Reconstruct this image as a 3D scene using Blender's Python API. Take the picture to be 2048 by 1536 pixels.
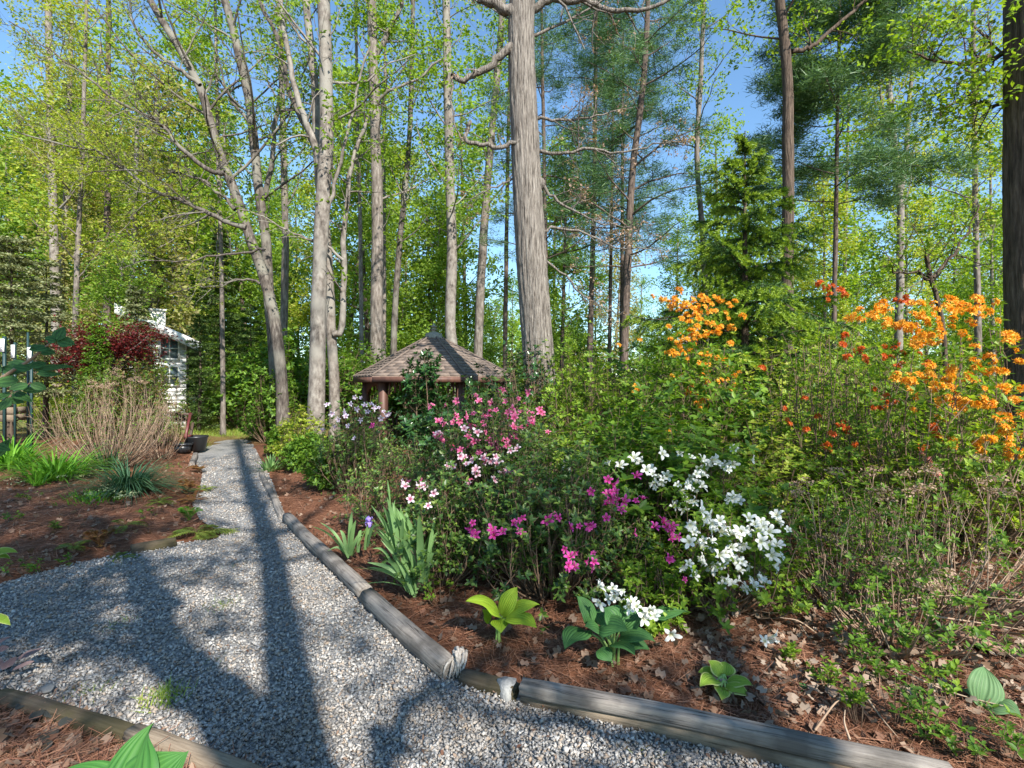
import bpy, math, random
import numpy as np
from mathutils import Vector, Matrix, Euler

for o in list(bpy.data.objects):
    bpy.data.objects.remove(o, do_unlink=True)
SC = bpy.context.scene
COL = SC.collection
R = math.radians
rng = np.random.default_rng(7)

# ------------------------------------------------------------------ camera, sky, sun, exposure
CAMZ = 1.5
F = 1000.0                                  # focal length in pixels of the 2048-wide photograph
cam = bpy.data.cameras.new('camera'); camo = bpy.data.objects.new('camera', cam)
COL.objects.link(camo); SC.camera = camo
camo.location = (0, 0, CAMZ); camo.rotation_euler = (R(90), 0, 0)
cam.sensor_width = 36; cam.lens = 36*F/2048; cam.clip_start = 0.05; cam.clip_end = 2000

SUN_EL = R(38)
SUN_H = np.array([0.487, -0.873])           # horizontal direction towards the sun (behind, to the right)
w = bpy.data.worlds.new('World'); SC.world = w; w.use_nodes = True
nt = w.node_tree; bg = nt.nodes['Background']
sky = nt.nodes.new('ShaderNodeTexSky'); sky.sky_type = 'NISHITA'; sky.sun_disc = False
sky.sun_elevation = SUN_EL
sky.sun_rotation = math.atan2(SUN_H[0], SUN_H[1])
sky.altitude = 300; sky.air_density = 1.15; sky.dust_density = 0.25; sky.ozone_density = 1.0
tint = nt.nodes.new('ShaderNodeMixRGB'); tint.blend_type = 'MULTIPLY'; tint.inputs[0].default_value = 1; tint.inputs[2].default_value = (.77, .98, 1.10, 1)
nt.links.new(sky.outputs[0], tint.inputs[1]); nt.links.new(tint.outputs[0], bg.inputs[0]); bg.inputs[1].default_value = 0.115
sl = bpy.data.lights.new('sun', 'SUN'); so = bpy.data.objects.new('sun', sl); COL.objects.link(so)
sl.energy = 5.0; sl.angle = R(0.55); sl.color = (1.0, 0.94, 0.85)
sd = Vector((SUN_H[0]*math.cos(SUN_EL), SUN_H[1]*math.cos(SUN_EL), math.sin(SUN_EL)))
so.rotation_euler = sd.to_track_quat('Z', 'Y').to_euler(); so.location = (6, -10, 12)
SC.view_settings.view_transform = 'Standard'; SC.view_settings.look = 'None'
SC.view_settings.exposure = 1.08; SC.view_settings.gamma = 1
SC.view_settings.use_curve_mapping = False
SC.render.engine = 'CYCLES'

# ------------------------------------------------------------------ helpers
def tag(o, label=None, cat=None, group=None, kind=None):
    if label: o['label'] = label
    if cat: o['category'] = cat
    if group: o['group'] = group
    if kind: o['kind'] = kind
    return o
def wloc(o):
    v = Vector((0, 0, 0))
    while o is not None:
        v += o.location; o = o.parent
    return v
def thing(name, label, cat, loc, group=None):
    o = bpy.data.objects.new(name, None); COL.objects.link(o)
    o.location = [float(c) for c in loc]; o.empty_display_size = .1
    return tag(o, label, cat, group)
def mesh(name, V, Fs, mats, smooth=False, midx=None, uv=None):
    """V (n,3); Fs = list of int arrays (m,k)"""
    me = bpy.data.meshes.new(name)
    V = np.asarray(V, dtype=np.float32)
    Fs = [np.asarray(f, dtype=np.int32) for f in Fs if len(f)]
    loops = np.concatenate([f.ravel() for f in Fs]); sizes = np.concatenate([np.full(len(f), f.shape[1], np.int32) for f in Fs])
    me.vertices.add(len(V)); me.vertices.foreach_set('co', V.ravel())
    me.loops.add(len(loops)); me.loops.foreach_set('vertex_index', loops)
    me.polygons.add(len(sizes))
    me.polygons.foreach_set('loop_start', np.concatenate([[0], np.cumsum(sizes)[:-1]]).astype(np.int32))
    me.polygons.foreach_set('loop_total', sizes)
    if midx is not None: me.polygons.foreach_set('material_index', np.asarray(midx, dtype=np.int32))
    if smooth: me.polygons.foreach_set('use_smooth', np.ones(len(sizes), dtype=bool))
    if uv is not None:
        l = me.uv_layers.new(name='UVMap'); l.data.foreach_set('uv', np.asarray(uv, dtype=np.float32)[loops].ravel())
    for m in (mats if isinstance(mats, (list, tuple)) else [mats]): me.materials.append(m)
    me.update(calc_edges=True); me.validate()
    return me
def ob(name, me, parent=None, loc=None):
    o = bpy.data.objects.new(name, me); COL.objects.link(o)
    if parent is not None: o.parent = parent
    if loc is not None: o.location = Vector([float(c) for c in loc]) - wloc(parent)
    return o
def part(name, V, Fs, mats, parent=None, smooth=False, midx=None, uv=None, kind=None, origin=None):
    """mesh given in world coordinates, hung under its parent; origin moves the object's own origin"""
    V = np.asarray(V, dtype=np.float64)
    base = np.array(origin if origin is not None else wloc(parent), dtype=float)
    o = ob(name, mesh(name, V-base, Fs, mats, smooth, midx, uv), parent)
    o.location = Vector(base) - wloc(parent)
    if kind: o['kind'] = kind
    return o
class MB:
    def __init__(s): s.V = []; s.F = {}; s.n = 0
    def add(s, V, F_, m=0):
        V = np.asarray(V, dtype=np.float64); s.V.append(V)
        if not isinstance(F_, list): F_ = [F_]
        for f in F_:
            f = np.asarray(f, dtype=np.int64)
            if len(f): s.F.setdefault((f.shape[1], m), []).append(f+s.n)
        s.n += len(V)
    def get(s):
        V = np.concatenate(s.V); Fs = []; mi = []
        for (k, m), l in s.F.items():
            a = np.concatenate(l); Fs.append(a); mi.append(np.full(len(a), m))
        return V, Fs, np.concatenate(mi)
    def build(s, name, mats, parent=None, smooth=False, kind=None, origin=None):
        V, Fs, mi = s.get()
        return part(name, V, Fs, mats, parent, smooth, mi, None, kind, origin)
    def mesh(s, name, mats, smooth=False):
        V, Fs, mi = s.get(); return mesh(name, V, Fs, mats, smooth, mi)
def nrm(a):
    return a/np.maximum(np.linalg.norm(a, axis=-1, keepdims=True), 1e-9)
def tube(P_, Rr, k=5, cap=False):
    P_ = np.asarray(P_, dtype=float); n = len(P_)
    Rr = np.asarray(Rr, dtype=float)*np.ones(n)
    T = nrm(np.gradient(P_, axis=0)); m = np.abs(T.mean(0)); ref = np.zeros(3); ref[np.argmin(m)] = 1
    N = nrm(np.cross(T, ref)); B = np.cross(T, N)
    a = np.arange(k)*2*math.pi/k
    V = P_[:, None]+Rr[:, None, None]*(np.cos(a)[None, :, None]*N[:, None]+np.sin(a)[None, :, None]*B[:, None])
    i = np.arange(n-1)[:, None]*k; j = np.arange(k)[None]; j2 = (j+1) % k
    Fq = np.stack([i+j, i+j2, i+k+j2, i+k+j], -1).reshape(-1, 4)
    V = V.reshape(-1, 3); out = [Fq]
    if cap:
        V = np.concatenate([V, P_[:1], P_[-1:]]); c = n*k
        jj = np.arange(k); out.append(np.concatenate([np.stack([np.full(k, c), (jj+1) % k, jj], -1),
                                                       np.stack([np.full(k, c+1), (n-1)*k+jj, (n-1)*k+(jj+1) % k], -1)]))
    return V, out
def box(c, s, rz=0, rx=0):
    V = np.array([[x, y, z] for x in (-.5, .5) for y in (-.5, .5) for z in (-.5, .5)])*np.array(s)
    V = V@np.array(Euler((rx, 0, rz)).to_matrix()).T+np.array(c)
    return V, np.array([[0, 1, 3, 2], [4, 6, 7, 5], [0, 4, 5, 1], [2, 3, 7, 6], [0, 2, 6, 4], [1, 5, 7, 3]])
def lathe(c, prof, k=16):
    a = np.arange(k)*2*math.pi/k; n = len(prof); pr = np.array(prof)
    V = np.stack([pr[:, None, 0]*np.cos(a), pr[:, None, 0]*np.sin(a), np.repeat(pr[:, 1:2], k, 1)], -1).reshape(-1, 3)+np.array(c)
    i = np.arange(n-1)[:, None]*k; j = np.arange(k)[None]; j2 = (j+1) % k
    return V, np.stack([i+j, i+j2, i+k+j2, i+k+j], -1).reshape(-1, 4)
# templates: y forward, z up, x side
LEAF2 = (np.array([[0, 0, 0], [-.27, .48, .07], [0, 1, -.05], [.27, .48, .07]]), np.array([[0, 2, 1], [0, 3, 2]]))
LEAF6 = (np.array([[0, 0, 0], [-.2, .3, .05], [-.2, .65, .03], [0, 1, -.1], [.2, .65, .03], [.2, .3, .05], [0, .45, -.02]]),
         np.array([[6, 1, 0], [6, 2, 1], [6, 3, 2], [6, 4, 3], [6, 5, 4], [6, 0, 5]]))
LOBED = (np.array([[0, 0, 0], [-.38, .2, .06], [-.18, .45, 0], [-.42, .72, .05], [0, .9, -.05], [.42, .72, .05], [.18, .45, 0], [.38, .2, .06]]),
         np.array([[0, 2, 1], [0, 6, 2], [0, 7, 6], [2, 4, 3], [2, 6, 4], [6, 5, 4]]))
BLADE = (np.array([[-.03, 0, 0], [.03, 0, 0], [0, 1, 0]]), np.array([[0, 1, 2]]))
def place(tpl, pos, fwd, up, size):
    Vt, Ft = tpl; N = len(pos); fwd = nrm(fwd); s = nrm(np.cross(fwd, up)); u = np.cross(s, fwd)
    size = np.asarray(size)*np.ones(N)
    V = pos[:, None]+size[:, None, None]*(Vt[None, :, 0:1]*s[:, None]+Vt[None, :, 1:2]*fwd[:, None]+Vt[None, :, 2:3]*u[:, None])
    Fo = (Ft[None]+(np.arange(N)*len(Vt))[:, None, None]).reshape(-1, Ft.shape[1])
    return V.reshape(-1, 3), Fo
def rand_leaves(tpl, pos, size, flat=.6, r=rng):
    N = len(pos); f = r.normal(size=(N, 3)); f[:, 2] = f[:, 2]*.5-.25
    up = r.normal(size=(N, 3))*flat; up[:, 2] += 1
    return place(tpl, pos, f, up, size*r.uniform(.65, 1.25, N))
def whorls(tpl, pos, axis, k, size, tilt=.5, r=rng):
    """k leaves round each twig end"""
    N = len(pos); axis = nrm(axis); ref = np.tile([.31, .17, .05], (N, 1)); a1 = nrm(np.cross(axis, ref+r.normal(size=(N, 3))*.4)); a2 = np.cross(axis, a1)
    ph = r.uniform(0, 6.28, N)[:, None]+np.arange(k)[None]*2*math.pi/k+r.normal(size=(N, k))*.2
    rad = np.cos(ph)[..., None]*a1[:, None]+np.sin(ph)[..., None]*a2[:, None]
    t = (tilt+r.normal(size=(N, k))*.25)[..., None]
    f = rad*np.cos(t)+axis[:, None]*np.sin(t); u = -rad*np.sin(t)+axis[:, None]*np.cos(t)
    p = np.repeat(pos[:, None], k, 1)
    return place(tpl, p.reshape(-1, 3), f.reshape(-1, 3), u.reshape(-1, 3), (size*r.uniform(.6, 1.2, (N, k))).ravel())
def smoothstep(a, b, x):
    t = np.clip((x-a)/(b-a), 0, 1); return t*t*(3-2*t)
def spline(pts, n):
    pts = np.asarray(pts, dtype=float); m = len(pts)
    if m < 3:
        t = np.linspace(0, 1, n)[:, None]; return pts[0]*(1-t)+pts[-1]*t
    P_ = np.concatenate([[2*pts[0]-pts[1]], pts, [2*pts[-1]-pts[-2]]]); out = []
    for u in np.linspace(0, m-1-1e-6, n):
        i = int(u); t = u-i; p0, p1, p2, p3 = P_[i:i+4]
        out.append(.5*((2*p1)+(-p0+p2)*t+(2*p0-5*p1+4*p2-p3)*t*t+(-p0+3*p1-3*p2+p3)*t**3))
    return np.array(out)
def P(px, py, d): return np.array([(px-1024)/F*d, d, CAMZ+(768-py)/F*d])
def GP(px, py, z=0.0):
    d = (CAMZ-z)*F/(py-768.0); return np.array([(px-1024)/F*d, d, z])

def at(px, d, dz=0): return ((px-1024)/F*d, d)
# ------------------------------------------------------------------ materials
MATS = {}
def newmat(name):
    m = bpy.data.materials.new(name); m.use_nodes = True; n = m.node_tree.nodes; n.clear(); MATS[name] = m
    return m, n, m.node_tree.links
def ramp(n, cols, pos=None):
    r_ = n.new('ShaderNodeValToRGB'); e = r_.color_ramp.elements
    while len(e) < len(cols): e.new(.5)
    for i, c in enumerate(cols):
        e[i].position = (pos[i] if pos else i/(len(cols)-1)); e[i].color = (*c, 1)
    return r_
def leafmat(name, cols, trans=.45, rough=.5, tcol=1.35, spec=.35, patch=None):
    m, n, l = newmat(name)
    g = n.new('ShaderNodeNewGeometry'); r_ = ramp(n, cols); l.new(g.outputs['Random Per Island'], r_.inputs[0])
    col = r_.outputs[0]
    if patch:
        tc = n.new('ShaderNodeTexCoord'); no = n.new('ShaderNodeTexNoise'); no.inputs['Scale'].default_value = patch[0]; no.inputs['Detail'].default_value = 1
        l.new(tc.outputs['Object'], no.inputs['Vector'])
        rr = ramp(n, [(0, 0, 0), (1, 1, 1)], [.42, .6]); l.new(no.outputs[0], rr.inputs[0])
        mx = n.new('ShaderNodeMixRGB'); l.new(rr.outputs[0], mx.inputs[0]); l.new(col, mx.inputs[1])
        r2 = ramp(n, patch[1]); l.new(g.outputs['Random Per Island'], r2.inputs[0]); l.new(r2.outputs[0], mx.inputs[2]); col = mx.outputs[0]
    b = n.new('ShaderNodeBsdfPrincipled'); l.new(col, b.inputs['Base Color']); b.inputs['Roughness'].default_value = rough
    b.inputs['Specular IOR Level'].default_value = spec
    t = n.new('ShaderNodeBsdfTranslucent'); mu = n.new('ShaderNodeMixRGB'); mu.blend_type = 'MULTIPLY'; mu.inputs[0].default_value = 1
    l.new(col, mu.inputs[1]); mu.inputs[2].default_value = (tcol*1.05, tcol, tcol*.45, 1); l.new(mu.outputs[0], t.inputs[0])
    s = n.new('ShaderNodeMixShader'); s.inputs[0].default_value = trans
    l.new(b.outputs[0], s.inputs[1]); l.new(t.outputs[0], s.inputs[2])
    o = n.new('ShaderNodeOutputMaterial'); l.new(s.outputs[0], o.inputs[0])
    return m
def barkmat(name, c1, c2, c3, scale=(9, 9, 1.2), bump=.6, dist=.02, lichen=None):
    m, n, l = newmat(name)
    tc = n.new('ShaderNodeTexCoord'); mp = n.new('ShaderNodeMapping'); mp.inputs['Scale'].default_value = scale
    l.new(tc.outputs['Object'], mp.inputs[0])
    no = n.new('ShaderNodeTexNoise'); no.inputs['Scale'].default_value = 2.2; no.inputs['Detail'].default_value = 6; no.inputs['Roughness'].default_value = .65
    l.new(mp.outputs[0], no.inputs[0])
    r_ = ramp(n, [c1, c2, c3], [.32, .5, .68]); l.new(no.outputs[0], r_.inputs[0])
    vo = n.new('ShaderNodeTexNoise'); vo.inputs['Scale'].default_value = 1.1; vo.inputs['Detail'].default_value = 3; l.new(tc.outputs['Object'], vo.inputs[0])
    col = r_.outputs[0]
    if lichen:
        rr = ramp(n, [(0, 0, 0), (1, 1, 1)], [.5, .62]); l.new(vo.outputs[0], rr.inputs[0])
        mx = n.new('ShaderNodeMixRGB'); l.new(rr.outputs[0], mx.inputs[0]); l.new(col, mx.inputs[1]); mx.inputs[2].default_value = (*lichen, 1); col = mx.outputs[0]
    b = n.new('ShaderNodeBsdfPrincipled'); b.inputs['Roughness'].default_value = .9; b.inputs['Specular IOR Level'].default_value = .2
    l.new(col, b.inputs['Base Color'])
    bu = n.new('ShaderNodeBump'); bu.inputs['Strength'].default_value = bump; bu.inputs['Distance'].default_value = dist
    l.new(no.outputs[0], bu.inputs['Height']); l.new(bu.outputs[0], b.inputs['Normal'])
    o = n.new('ShaderNodeOutputMaterial'); l.new(b.outputs[0], o.inputs[0])
    return m
def plain(name, c, rough=.6, c2=None, scale=20, stretch=(1, 1, 1), bump=0, metallic=0, island=None, dist=.01, detail=5):
    m, n, l = newmat(name); b = n.new('ShaderNodeBsdfPrincipled'); b.inputs['Roughness'].default_value = rough; b.inputs['Metallic'].default_value = metallic
    b.inputs['Base Color'].default_value = (*c, 1)
    tc = n.new('ShaderNodeTexCoord'); mp = n.new('ShaderNodeMapping'); mp.inputs['Scale'].default_value = stretch; l.new(tc.outputs['Object'], mp.inputs[0])
    no = n.new('ShaderNodeTexNoise'); no.inputs['Scale'].default_value = scale; no.inputs['Detail'].default_value = detail; l.new(mp.outputs[0], no.inputs[0])
    if c2:
        r_ = ramp(n, [c, c2], [.35, .65]); l.new(no.outputs[0], r_.inputs[0]); l.new(r_.outputs[0], b.inputs['Base Color'])
    if island:
        g = n.new('ShaderNodeNewGeometry'); r_ = ramp(n, island); l.new(g.outputs['Random Per Island'], r_.inputs[0]); l.new(r_.outputs[0], b.inputs['Base Color'])
    if bump:
        bu = n.new('ShaderNodeBump'); bu.inputs['Strength'].default_value = bump; bu.inputs['Distance'].default_value = dist
        l.new(no.outputs[0], bu.inputs['Height']); l.new(bu.outputs[0], b.inputs['Normal'])
    o = n.new('ShaderNodeOutputMaterial'); l.new(b.outputs[0], o.inputs[0]); return m

M_spring = leafmat('spring_leaf', [(.12, .22, .02), (.19, .32, .025), (.29, .40, .04)], .5)
M_yellowgreen = leafmat('yellow_green_leaf', [(.19, .28, .025), (.30, .40, .04), (.42, .48, .07), (.32, .30, .08)], .5)
M_fargreen = leafmat('far_leaf', [(.12, .22, .03), (.20, .32, .04), (.30, .42, .07)], .5)
M_tangreen = leafmat('budding_leaf', [(.26, .26, .10), (.36, .33, .14), (.3, .36, .08)], .45)
M_shrub = leafmat('shrub_leaf', [(.05, .12, .015), (.10, .20, .02), (.19, .32, .03)], .4)
M_azalea = leafmat('azalea_leaf', [(.035, .075, .02), (.06, .13, .025), (.10, .19, .03), (.2, .27, .05)], .3, .42, 1.4, .5)
M_azlight = leafmat('deciduous_azalea_leaf', [(.07, .15, .015), (.16, .28, .025), (.30, .42, .045)], .45)
M_hemlock = leafmat('hemlock_needle', [(.035, .075, .02), (.08, .14, .03), (.14, .21, .05)], .25, .6)
M_hemgray = leafmat('grey_hemlock_needle', [(.11, .14, .06), (.20, .23, .11), (.30, .31, .16)], .25, .6)
M_pine = leafmat('pine_needle', [(.035, .09, .04), (.08, .17, .06), (.15, .26, .09)], .3, .5, 1.2)
M_spruce = leafmat('spruce_needle', [(.03, .075, .02), (.055, .125, .03), (.09, .17, .04)], .25, .5)
M_sprtip = leafmat('spruce_new_growth', [(.12, .22, .02), (.22, .34, .03), (.36, .46, .06)], .35, .5)
M_redmaple = leafmat('red_maple_leaf', [(.05, .007, .01), (.11, .013, .015), (.17, .022, .02)], .35, .5, 1.2)
M_redgreen = leafmat('bronze_green_leaf', [(.06, .12, .02), (.12, .2, .03), (.16, .06, .03)], .35)
M_glossy = leafmat('glossy_evergreen_leaf', [(.015, .05, .012), (.03, .08, .02), (.05, .13, .03)], .15, .28, 1.3, .6)
M_grass = leafmat('lawn_blade', [(.14, .24, .03), (.24, .34, .05), (.34, .38, .08)], .4)
M_daylily = leafmat('daylily_blade', [(.07, .2, .02), (.12, .3, .025), (.18, .38, .04)], .4, .45)
M_sedge = leafmat('blue_green_blade', [(.03, .09, .045), (.06, .14, .07), (.10, .2, .09)], .3, .45)
M_iris = leafmat('iris_blade', [(.10, .22, .07), (.17, .31, .11), (.25, .38, .14)], .35, .5)
M_fern = leafmat('fern_frond', [(.14, .2, .03), (.22, .28, .05), (.28, .28, .06)], .4)
M_fernrust = leafmat('rusty_fern', [(.22, .09, .03), (.28, .14, .05), (.18, .16, .04)], .3)
M_dry = leafmat('dry_leaf', [(.12, .07, .045), (.20, .125, .085), (.30, .215, .155), (.16, .075, .045)], .15, .7, 1.0)
M_drypink = leafmat('pale_bud', [(.34, .22, .17), (.42, .3, .22), (.3, .2, .12)], .3, .7, 1.0)
M_straw = plain('pine_straw', (.2, .1, .05), .8, island=[(.10, .04, .022), (.21, .09, .048), (.33, .17, .10), (.15, .055, .03)])
M_twig = plain('dry_twig', (.2, .14, .09), .8, island=[(.12, .07, .045), (.26, .17, .11), (.36, .27, .19)])
M_stem = plain('brown_stem', (.1, .065, .04), .8, c2=(.2, .13, .08), scale=30)
M_greenstem = plain('green_stem', (.12, .2, .04), .6)
M_barkgrey = barkmat('grey_bark', (.07, .056, .046), (.155, .132, .112), (.27, .24, .21), (7, 7, 1.6), .7, .02)
M_barkpale = barkmat('pale_bark', (.06, .05, .042), (.175, .152, .13), (.29, .265, .23), (5, 5, 2.6), .7, .015, lichen=(.235, .22, .19))
M_barkoak = barkmat('oak_bark', (.03, .024, .02), (.20, .175, .15), (.35, .315, .275), (20, 20, 1.5), 1.0, .05)
M_barkpine = barkmat('pine_bark', (.04, .03, .026), (.10, .075, .06), (.18, .135, .11), (8, 8, 2), .7, .02)
M_barkdark = barkmat('dark_bark', (.035, .026, .02), (.09, .065, .048), (.16, .12, .09), (13, 13, 1.5), 1.0, .03)
M_barkmaple = barkmat('maple_bark', (.035, .028, .024), (.095, .08, .068), (.20, .178, .152), (9, 9, 2.2), .9, .02, lichen=(.19, .18, .15))

# ------------------------------------------------------------------ the ground
right_px = [(500, 876), (520, 915), (545, 965), (570, 1030), (640, 1100), (735, 1178), (830, 1255), (905, 1325), (950, 1352), (1060, 1376), (1300, 1425), (1560, 1485), (1800, 1536), (2100, 1600)]
left_px = [(0, 1378), (-150, 1330), (-420, 1250), (-420, 1190), (0, 1168), (60, 1150), (160, 1125), (260, 1105), (345, 1088), (430, 1078), (448, 1068), (400, 1040), (385, 1010), (400, 975), (405, 945), (390, 925), (395, 905), (430, 884), (465, 878)]
poly = [GP(*p)[:2] for p in right_px]
poly += [np.array([4.5, .9]), np.array([4.5, -4]), np.array([-1.0, -4]), np.array([-.55, 1.0])]
poly += [GP(530, 1545)[:2]]+[GP(*p)[:2] for p in left_px]
poly = np.array(poly)
def inside(X, Y, pl=poly):
    x1, y1 = pl[:, 0], pl[:, 1]; x2, y2 = np.roll(x1, -1), np.roll(y1, -1); c = np.zeros(X.shape, bool)
    for a, b, cc, d in zip(x1, y1, x2, y2):
        if b == d: continue
        c ^= ((b > Y) != (d > Y)) & (X < (cc-a)*(Y-b)/(d-b)+a)
    return c
def sdist(X, Y, pl=poly):
    D = np.full(X.shape, 1e9)
    for a, b in zip(pl, np.roll(pl, -1, 0)):
        v = b-a; L = v@v
        if L < 1e-12: continue
        t = np.clip(((X-a[0])*v[0]+(Y-a[1])*v[1])/L, 0, 1)
        D = np.minimum(D, np.hypot(X-a[0]-t*v[0], Y-a[1]-t*v[1]))
    return D
def vnoise(x, y, s):
    return (np.sin(x*1.7*s+1.3*np.sin(y*1.1*s+.5))+np.sin(y*2.1*s+1.7*np.sin(x*.9*s+2.1))+.5*np.sin((x+y)*3.3*s))/2.5
def H(X, Y):
    X = np.asarray(X, dtype=float); Y = np.asarray(Y, dtype=float)
    s = smoothstep(-5.5, 1.0, X)
    z = -np.minimum(.10*np.maximum(0, Y-6.5), 3.0+.03*np.maximum(0, Y-6.5))*s
    ins = inside(X, Y); dd = sdist(X, Y)
    bed = smoothstep(0.02, .3, dd)*.05+.018*vnoise(X, Y, 1.6)*smoothstep(.1, .6, dd)+.01*vnoise(X, Y, 6)*smoothstep(.05, .3, dd)
    left = .10*smoothstep(.2, 1.6, dd)*smoothstep(-1.5, -3.5, X)*smoothstep(1, 4, Y)
    return np.where(ins, -.03, z+bed+left)
def Hz(x, y): return float(H(np.array([x]), np.array([y]))[0])
def axis_coords(lo, hi, fine, growth, lim):
    a = [0.0]; st = fine
    while a[-1] < hi: a.append(a[-1]+st); st = st if a[-1] < lim else st*growth
    b = [0.0]; st = fine
    while b[-1] > lo: b.append(b[-1]-st); st = st if b[-1] > -lim else st*growth
    return np.array(sorted(set(a+b)))
gx = axis_coords(-500, 500, .11, 1.15, 5.0); gy = axis_coords(-300, 700, .11, 1.15, 7.0)
gy = gy[(gy > -300)]
GX, GY = np.meshgrid(gx, gy)
GZ = H(GX, GY)
nx, ny = len(gx), len(gy)
i = np.arange(ny-1)[:, None]*nx; j = np.arange(nx-1)[None]
Fq = np.stack([i+j, i+j+1, i+nx+j+1, i+nx+j], -1).reshape(-1, 4)
m, n, l = newmat('mulch_ground')
tc = n.new('ShaderNodeTexCoord'); n1 = n.new('ShaderNodeTexNoise'); n1.inputs['Scale'].default_value = 40; n1.inputs['Detail'].default_value = 8; n1.inputs['Roughness'].default_value = .75
n2 = n.new('ShaderNodeTexNoise'); n2.inputs['Scale'].default_value = 1.3; n2.inputs['Detail'].default_value = 4
l.new(tc.outputs['Object'], n1.inputs[0]); l.new(tc.outputs['Object'], n2.inputs[0])
r1 = ramp(n, [(.05, .022, .013), (.15, .065, .036), (.27, .14, .085)], [.3, .5, .72]); l.new(n1.outputs[0], r1.inputs[0])
r2 = ramp(n, [(.10, .085, .035), (.16, .16, .05), (.13, .20, .04)], [.35, .5, .7]); l.new(n1.outputs[0], r2.inputs[0])
sx = n.new('ShaderNodeSeparateXYZ'); l.new(tc.outputs['Object'], sx.inputs[0])
mr = n.new('ShaderNodeMapRange'); mr.inputs[1].default_value = 12; mr.inputs[2].default_value = 15; l.new(sx.outputs[1], mr.inputs[0])
mx = n.new('ShaderNodeMixRGB'); l.new(mr.outputs[0], mx.inputs[0]); l.new(r1.outputs[0], mx.inputs[1]); l.new(r2.outputs[0], mx.inputs[2])
b = n.new('ShaderNodeBsdfPrincipled'); b.inputs['Roughness'].default_value = .95; b.inputs['Specular IOR Level'].default_value = .1; l.new(mx.outputs[0], b.inputs['Base Color'])
bu = n.new('ShaderNodeBump'); bu.inputs['Strength'].default_value = .9; bu.inputs['Distance'].default_value = .02; l.new(n1.outputs[0], bu.inputs['Height']); l.new(bu.outputs[0], b.inputs['Normal'])
o = n.new('ShaderNodeOutputMaterial'); l.new(b.outputs[0], o.inputs[0]); M_mulch = m
g = part('ground', np.stack([GX, GY, GZ], -1).reshape(-1, 3), [Fq], M_mulch, smooth=True)
tag(g, 'reddish brown pine bark mulch bed sloping away under the shrubs', kind='structure')

# gravel path: a bed sheet plus loose stones
def tri_poly(pl):
    from mathutils.geometry import tessellate_polygon
    return np.array(tessellate_polygon([[Vector((a, b_, 0)) for a, b_ in pl]]))
M_gbase = plain('gravel_bed', (.14, .14, .14), .95, c2=(.34, .33, .31), scale=75, bump=1, dist=.02, detail=3)
m, n, l = newmat('gravel_bed_fine')
M_stone = plain('gravel_stone', (.3, .3, .3), .85, island=[(.11, .11, .11), (.21, .205, .20), (.31, .30, .285), (.39, .375, .35), (.28, .21, .15), (.50, .485, .45)])
pv = np.column_stack([poly, np.zeros(len(poly))])
_n = M_stone.node_tree; _tc = _n.nodes.new('ShaderNodeTexCoord'); _no = _n.nodes.new('ShaderNodeTexNoise'); _no.inputs['Scale'].default_value = 1.7; _no.inputs['Detail'].default_value = 5
_n.links.new(_tc.outputs['Object'], _no.inputs[0]); _rr = ramp(_n.nodes, [(0, 0, 0), (.5, .5, .5)], [.48, .68]); _n.links.new(_no.outputs[0], _rr.inputs[0]); _mx = _n.nodes.new('ShaderNodeMixRGB'); _b = next(q for q in _n.nodes if q.type == 'BSDF_PRINCIPLED')
_n.links.new(_rr.outputs[0], _mx.inputs[0]); _n.links.new(_b.inputs['Base Color'].links[0].from_socket, _mx.inputs[1]); _mx.inputs[2].default_value = (.17, .13, .09, 1); _n.links.new(_mx.outputs[0], _b.inputs['Base Color'])
gp = part('gravel_path', pv, [tri_poly(poly)], M_gbase); tag(gp, 'light grey crushed gravel path winding to the lawn', kind='structure')
def chips(N, xy, size, z0, r=rng):
    T = np.array([[1, 0, 0], [-1, 0, 0], [0, 1, 0], [0, -1, 0], [0, 0, 1], [0, 0, -1]], float)
    Ft = np.array([[0, 2, 4], [2, 1, 4], [1, 3, 4], [3, 0, 4], [2, 0, 5], [1, 2, 5], [3, 1, 5], [0, 3, 5]])
    V = T[None]*r.uniform(.6, 1.3, (N, 6, 1))+r.normal(size=(N, 6, 3))*.22
    V *= r.uniform(.55, 1.1, (N, 1, 3))*np.array([1, .8, .55])
    q = r.normal(size=(N, 4)); q = nrm(q*np.array([1, .35, .35, 1.0])); w_, x, y, z = q.T
    Rm = np.stack([1-2*(y*y+z*z), 2*(x*y-z*w_), 2*(x*z+y*w_), 2*(x*y+z*w_), 1-2*(x*x+z*z), 2*(y*z-x*w_), 2*(x*z-y*w_), 2*(y*z+x*w_), 1-2*(x*x+y*y)], -1).reshape(N, 3, 3)
    V = np.einsum('nij,nkj->nki', Rm, V)*(size*r.uniform(.55, 1.3, N)**1.2)[:, None, None]
    V += np.column_stack([xy, z0+r.uniform(-.002, .008, N)])[:, None]
    return V.reshape(-1, 3), (Ft[None]+(np.arange(N)*6)[:, None, None]).reshape(-1, 3)
# density falls with distance
def scatter_path(n0, dmin, dmax, pw=2.0):
    out = []
    while sum(map(len, out)) < n0:
        d = dmin*(dmax/dmin)**rng.random(n0*2) if pw == 2 else rng.uniform(dmin, dmax, n0*2)
        x = rng.uniform(-1.15, 1.0, n0*2)*d; k = inside(x, d) & (x > -6); out.append(np.column_stack([x[k], d[k]]))
    return np.concatenate(out)[:n0]
xy = scatter_path(50000, 1.5, 13.5)
dist = xy[:, 1]
V, Fc = chips(len(xy), xy, .0128+.0011*np.maximum(0, dist-2.5), .005)
tag(part('gravel_stones', V, [Fc], M_stone), 'loose angular grey gravel chips covering the path', 'gravel', kind='stuff')

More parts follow.
